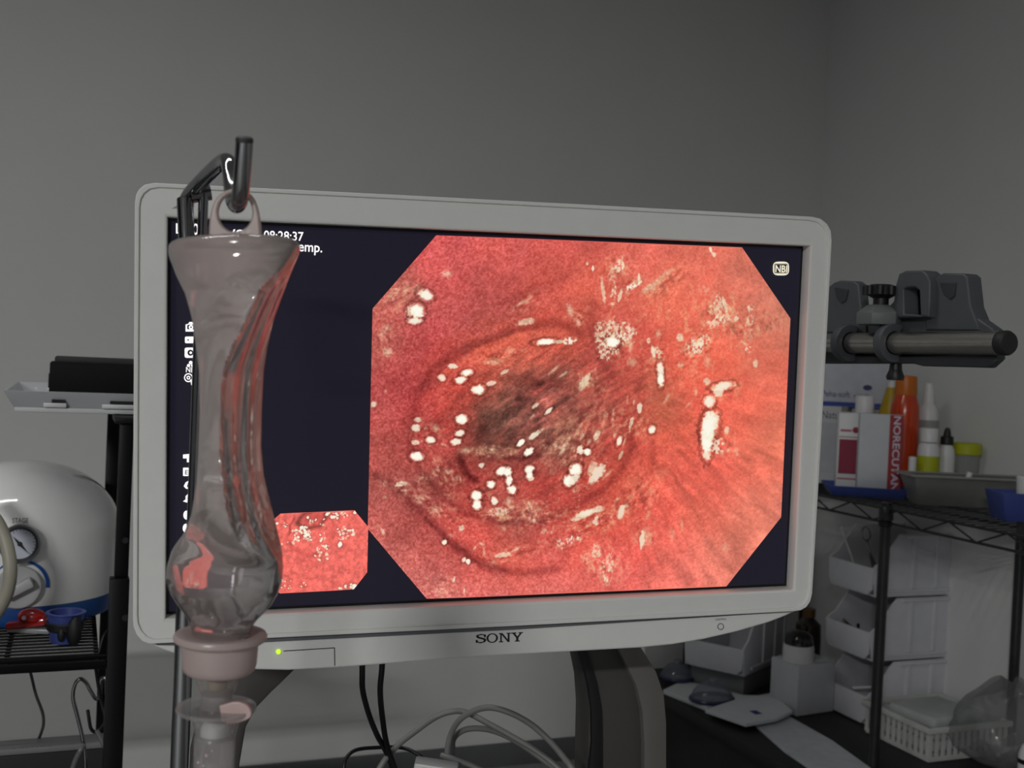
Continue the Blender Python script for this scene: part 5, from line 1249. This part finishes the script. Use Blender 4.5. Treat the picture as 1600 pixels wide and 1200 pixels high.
zb1 = ZT + .001 + 2 * (BH + .001)
def tool(name, label, cat, o, parts):
    t = thing(name, label, cat, o)
    for nm, pts_, r_, cl_, m_ in parts: mk(nm, MB().tube([np.array(p) for p in pts_], r_, 8, closed=cl_), m_, t)
    return t
o = np.array([bc[0] + .04, bc[1] + .12, zb1 + .006])
tool('spatula', 'white plastic spatula leaning in the topmost bin', 'spatula', o, [('shaft', [(0.02, 0, 0.006), (-.025, .04, .16)], .0035, False, M_WHITE)])
o = np.array([bc[0] + .05, bc[1] + .06, zb1 + .006])
lp = [(.014 * math.cos(t) - .03, .0 + .004 * math.sin(t), .155 + .018 * math.sin(t)) for t in [2 * math.pi * i / 20 for i in range(20)]]
tool('scissors', 'steel scissors standing in the topmost bin', 'scissors', o, [('finger_ring', lp, .002, True, M_CHROME), ('blade', [(0.035, -.01, .006), (-.03, .0, .137)], .003, False, M_STEEL), ('blade', [(.028, .012, .006), (-.024, .002, .140)], .003, False, M_STEEL)])
zb2 = ZT + .001 + (BH + .001)
o = np.array([bc[0] + .03, bc[1] + .10, zb2 + .006])
tool('tongs', 'dark steel tongs lying in the middle bin', 'tongs', o, [('arm', [(-.025, -.045, .082), (.03, .02, .02), (.06, .05, .006)], .004, False, M_RACK), ('arm', [(-.025, .02, .082), (.03, .0, .03), (.07, -.03, .006)], .004, False, M_STEEL)])
o = np.array([bc[0] + .02, bc[1] + .02, ZT + .008])
tool('swab_stick', 'pale stick leaning in the lowest bin', 'stick', o, [('shaft', [(-.015, .045, .078), (.06, -.0, .09), (.12, .0, .006)], .003, False, M_WHITE)])

# ---- packets, envelope, masks on the table
def slabthing(name, label, cat, px_poly, z, th, m, part='sheet', group=None):
    pts_ = [onz(x, y, z) for x, y in px_poly]; c = sum(pts_) / len(pts_)
    t = thing(name, label, cat, (c[0], c[1], z), group=group)
    loops = [[(p[0] - c[0], p[1] - c[1]) for p in pts_]]
    v, f = curve_mesh(loops, th / 2 - .0008, .0008)
    mk(part, MB().add([(x, y, zz + th / 2) for x, y, zz in v], f), m, t)
    return t
M_PAP = mat('packet_paper', (212, 213, 218), .65, var=.04); M_PAP2 = mat('packet_film', (184, 187, 194), .4, var=.08)
slabthing('paper_packet', 'pale packet nearest the stand on the low black table', 'packet', [(1036, 1084), (1066, 1070), (1110, 1078), (1160, 1092), (1186, 1093), (1105, 1112)], ZT + .001, .012, M_PAP)
t = slabthing('paper_packet', 'white packet with small blue print beside long envelope', 'packet', [(1102, 1114), (1150, 1098), (1205, 1088), (1238, 1116), (1212, 1128), (1165, 1136)], ZT + .014, .010, M_PAP)
q = onz(1181, 1112, ZT + .026); mk('blue_print', MB().box((q[0] - t.location[0], q[1] - t.location[1], .0103), (.022, .03, .0006)), mat('print_blue', (52, 56, 140), .5), t)
slabthing('long_envelope', 'long white paper envelope across the low black table', 'envelope', [(1180, 1136), (1232, 1122), (1300, 1160), (1372, 1212), (1290, 1220), (1225, 1176)], ZT + .001, .006, M_PAP2)
M_MASK = film('mask_film', (158, 162, 182), clear=.6, rough=.1, trans=.4)
for (px, py, a_, b_, h_, lab) in ((1112, 1094, .062, .048, .05, 'larger clear bluish breathing mask on the packet'), (1058, 1060, .05, .045, .045, 'smaller clear bluish breathing mask beside the stand')):
    q = onz(px, py, ZT + .014)
    t = thing('breathing_mask', lab, 'mask', (q[0], q[1], ZT + .0135))
    mk('mask_dome', MB().ball((0, 0, .004), (a_, b_, h_), 28, 10, 0.02, .93), M_MASK, t)
    mk('mask_cushion', MB().tube([(a_ * math.cos(k), b_ * math.sin(k), .005) for k in [2 * math.pi * i / 32 for i in range(32)]], .006, 8, closed=True), film('cushion_blue', (52, 56, 120), clear=.3), t)
    mk('mask_port', MB().lathe([(.013, h_ * .85), (.012, h_ * 1.25), (.009, h_ * 1.25), (.009, h_ * .9)], 18), M_MASK, t)
# carton and jar between the bins
q = onz(1258, 1118, ZT + .001)
t = thing('white_carton', 'low white carton between the two bin stacks', 'box', (q[0] + .03, q[1] + .06, ZT + .001), rz=.12)
czh = topz(1258, 1040, float(((q - CAM) @ RW)[2])) - ZT
mk('carton', MB().box((0, 0, czh / 2), (.135, .11, czh)), M_CARD, t, bevel=.002)
mk('carton_flap', MB().box((.03, 0, czh + .004), (.07, .10, .002), M=Matrix.Rotation(.04, 4, 'Y')), M_CARD, t)
jd = float(((q - CAM) @ RW)[2]) + .05
t = turned('cream_jar', 'white jar with black domed lid on low white carton', 'jar', 1247, jd, [('jar_body', M_WHITE, [(1040, 23), (1036, 24), (1012, 24), (1006, 23)]), ('lid', mat('lid_black', (30, 28, 28), .12), [(1006, 22), (1000, 22), (992, 20), (986, 13), (984, 1)])], z=ZT + .001 + czh, py=1030)
t = turned('amber_bottle', 'dark amber bottle with ochre cap behind the jar', 'bottle', 1262, jd + .14, [('bottle_body', mat('amber_glass', (44, 36, 30), .1), [(None, 20), (1000, 20), (975, 19), (965, 9), (962, 8)]), ('cap', mat('cap_ochre', (92, 64, 24), .5), [(963, 10), (951, 10), (950, 1)])], z=ZT + .001, py=1000)

# ---- white slotted basket with a folded cloth
q = onz(1450, 1192, ZT + .001)
BX, BY, BZ = .25, .235, .082
bk_ = thing('slotted_basket', 'white plastic basket with upright slots at lower right', 'basket', (q[0], q[1], ZT + .001))
M_BK = mat('basket_white', (190, 192, 188), .45)
mk('bottom', MB().box((BX / 2, BY / 2, .003), (BX - .004, BY - .004, .006)), M_BK, bk_)
for nm, pts_ in (('rim', [(-.008, -.008), (BX + .008, -.008), (BX + .008, BY + .008), (-.008, BY + .008)]),):
    v, f = curve_mesh([pts_, [(.004, .004), (BX - .004, .004), (BX - .004, BY - .004), (.004, BY - .004)]], .005, .002)
    mk('rim', MB().add([(x, y, z + BZ - .004) for x, y, z in v], f), M_BK, bk_)
mk('lower_band', MB().box((BX / 2, .001, .009), (BX, .003, .008)).box((.001, BY / 2, .009), (.003, BY, .008)).box((BX / 2, BY - .001, .009), (BX, .003, .008)).box((BX - .001, BY / 2, .009), (.003, BY, .008)), M_BK, bk_)
sl0 = None
for k in range(13):
    for side in range(4):
        L_ = BX if side % 2 == 0 else BY
        if k > (12 if side % 2 == 0 else 11): continue
        x = .006 + (L_ - .012) * k / (12 if side % 2 == 0 else 11)
        if sl0 is None:
            sl0 = mk('slat', MB().box((0, 0, 0), (.010, .0035, BZ - .018)), M_BK, bk_); c = sl0
        else: c = sl0.copy(); COL.objects.link(c); c.parent = bk_
        c.location = {0: (x, .0015, BZ / 2 + .001), 1: (BX - .0015, x, BZ / 2 + .001), 2: (x, BY - .0015, BZ / 2 + .001), 3: (.0015, x, BZ / 2 + .001)}[side]
        c.rotation_euler = (0, 0, math.pi / 2 if side % 2 else 0)
fcz = thing('folded_cloth', 'grey folded cloth lying in the slotted basket', 'cloth', (q[0] + BX / 2, q[1] + BY / 2, ZT + .0075))
mb = MB()
for k in range(3): mb.box((.0, 0, .015 + k * .029), (.20 - .01 * k, .17 - .008 * k, .028), M=Matrix.Rotation(.05 * k, 4, 'Z'))
mk('cloth', mb, mat('cloth_grey', (176, 178, 180), .9, var=.06, bump=.3, bscale=300), fcz, bevel=.010, seg=3)
# clear plastic bag and white tube, lower right corner
q = onz(1585, 1215, ZT + .002)
pbag = thing('plastic_bag', 'crumpled clear plastic bag at the lower right corner', 'bag', (q[0] + .03, q[1] + .06, ZT + .002))
mb = MB().ball((0, 0, .10), (.135, .11, .10), 40, 24, -.98, .97)
for i, (x, y, z) in enumerate(mb.v):
    a = math.atan2(y, x); k = 1 + .07 * math.sin(a * 3 + z * 30) + .04 * math.sin(a * 7 - z * 50) + .02 * math.sin(a * 13 + z * 70) - .12 * math.cos(4 * a)
    mb.v[i] = (x * k, y * k, max(0.0, z * (1.0 + .12 * math.sin(a * 4 + 1))))
mk('bag_film', mb, film('bag_film', (176, 180, 180), clear=.62, rough=.2, trans=.5, glossy=.35), pbag, smooth=50)
q2 = onz(1604, 1240, ZT + .002)
t = thing('white_tube', 'white tube with black band at the lower right edge', 'tube', (q2[0], q2[1], ZT + .002))
mk('tube_body', MB().lathe([(.022, 0), (.022, .09), (.015, .11), (.012, .112)], 24), M_WHITE, t)
mk('band', MB().lathe([(.0222, .070), (.0225, .071), (.0225, .080), (.0222, .081)], 24, caps=False), M_BLACK, t)

# ------------------------------------------------------------------ cables below the monitor
def cable(name, label, pl, r_, m, group=None, ends=None):
    t = thing(name, label, 'cable', P(*pl[len(pl) // 2]), group=group)
    mk('cable', MB().tube(spline([lc(t, P(*q)) for q in pl], 10), r_, 12), m, t)
    return t
M_CB = mat('cable_black', (8, 8, 9), .4); M_CG = mat('cable_grey', (122, 122, 120), .45, var=.03)
cable('power_cable', 'black cable hanging below the monitor, the left one', [(567, 985, 1.05), (566, 1050, 1.06), (567, 1080, 1.07), (577, 1118, 1.09), (590, 1150, 1.10), (601, 1170, 1.11), (614, 1205, 1.12), (640, 1330, 1.14), (660, 1400, 1.14)], .0028, M_CB)
cable('power_cable', 'black cable hanging below the monitor, the right one', [(598, 985, 1.05), (597, 1040, 1.06), (594, 1080, 1.07), (598, 1125, 1.09), (605, 1165, 1.105), (622, 1215, 1.115), (660, 1330, 1.13), (680, 1400, 1.13)], .0028, M_CB)
cable('thin_cable', 'thin black cable looping below the hanging black cables', [(545, 1260, 1.10), (538, 1212, 1.10), (540, 1187, 1.105), (556, 1172, 1.115), (590, 1168, 1.13), (625, 1168, 1.14), (648, 1176, 1.135), (668, 1196, 1.13), (690, 1260, 1.13)], .0019, M_CB)
cable('video_cable', 'grey cable arching from lower left to lower right under monitor', [(560, 1260, 1.10), (596, 1196, 1.11), (620, 1166, 1.12), (650, 1142, 1.13), (680, 1121, 1.14), (705, 1112, 1.14), (728, 1113, 1.14), (760, 1129, 1.13), (800, 1151, 1.12), (840, 1175, 1.11), (880, 1208, 1.10), (930, 1270, 1.09)], .0030, M_CG)
cable('video_cable', 'grey cable with the highest arch under the monitor', [(700, 1290, 1.13), (700, 1215, 1.13), (699, 1176, 1.13), (705, 1146, 1.13), (720, 1123, 1.125), (745, 1109, 1.12), (770, 1106, 1.115), (800, 1115, 1.11), (830, 1132, 1.10), (855, 1154, 1.09), (878, 1180, 1.08), (898, 1208, 1.07), (920, 1260, 1.07)], .0031, M_CG)
cable('video_cable', 'grey cable with the lowest flat arch under the monitor', [(716, 1290, 1.15), (713, 1215, 1.15), (708, 1180, 1.15), (708, 1156, 1.15), (722, 1142, 1.145), (745, 1138, 1.14), (775, 1143, 1.13), (810, 1160, 1.12), (850, 1188, 1.11), (885, 1216, 1.10), (930, 1280, 1.10)], .0031, M_CG)
cable('video_cable', 'grey cable lying lower right behind white plug', [(690, 1180, 1.10), (715, 1188, 1.09), (745, 1200, 1.08), (790, 1225, 1.07), (830, 1270, 1.07)], .0028, M_CG)
cp0 = P(682, 1196, 1.07)
pl_ = thing('white_plug', 'white plastic plug with ribbed grip at the bottom under monitor', 'plug', cp0, rz=-YAW)
u_ = 1.07 / F
mk('plug_body', MB().box((0, 0, -16 * u_), (68 * u_, .022, 42 * u_), M=Matrix.Rotation(.10, 4, 'Y')), M_WHITE, pl_, bevel=.002)
mk('plug_step', MB().box((5 * u_, -.012, -14 * u_), (24 * u_, .006, 30 * u_), M=Matrix.Rotation(.10, 4, 'Y')), M_WHITE, pl_, bevel=.001)
mk('plug_recess', MB().box((-14 * u_, -.0115, -4 * u_), (12 * u_, .003, 8 * u_), M=Matrix.Rotation(.10, 4, 'Y')), M_GREYPL, pl_)
for k in range(5): mk('grip_rib', MB().box((38 * u_ + k * 5.2 * u_, 0, -10 * u_ - k * 1.0 * u_), (2.6 * u_, .016, 22 * u_), M=Matrix.Rotation(.35, 4, 'Y')), M_WHITE, pl_)
mk('plug_stem', MB().box((48 * u_, 0, -14 * u_), (32 * u_, .010, 15 * u_), M=Matrix.Rotation(.2, 4, 'Y')), M_WHITE, pl_)
mk('plug_tail', MB().tube([(0, .0, -30 * u_), (0, .005, -60 * u_), (.01, .01, ZC - cp0[2] + .004)], .004, 10), M_CG, pl_)
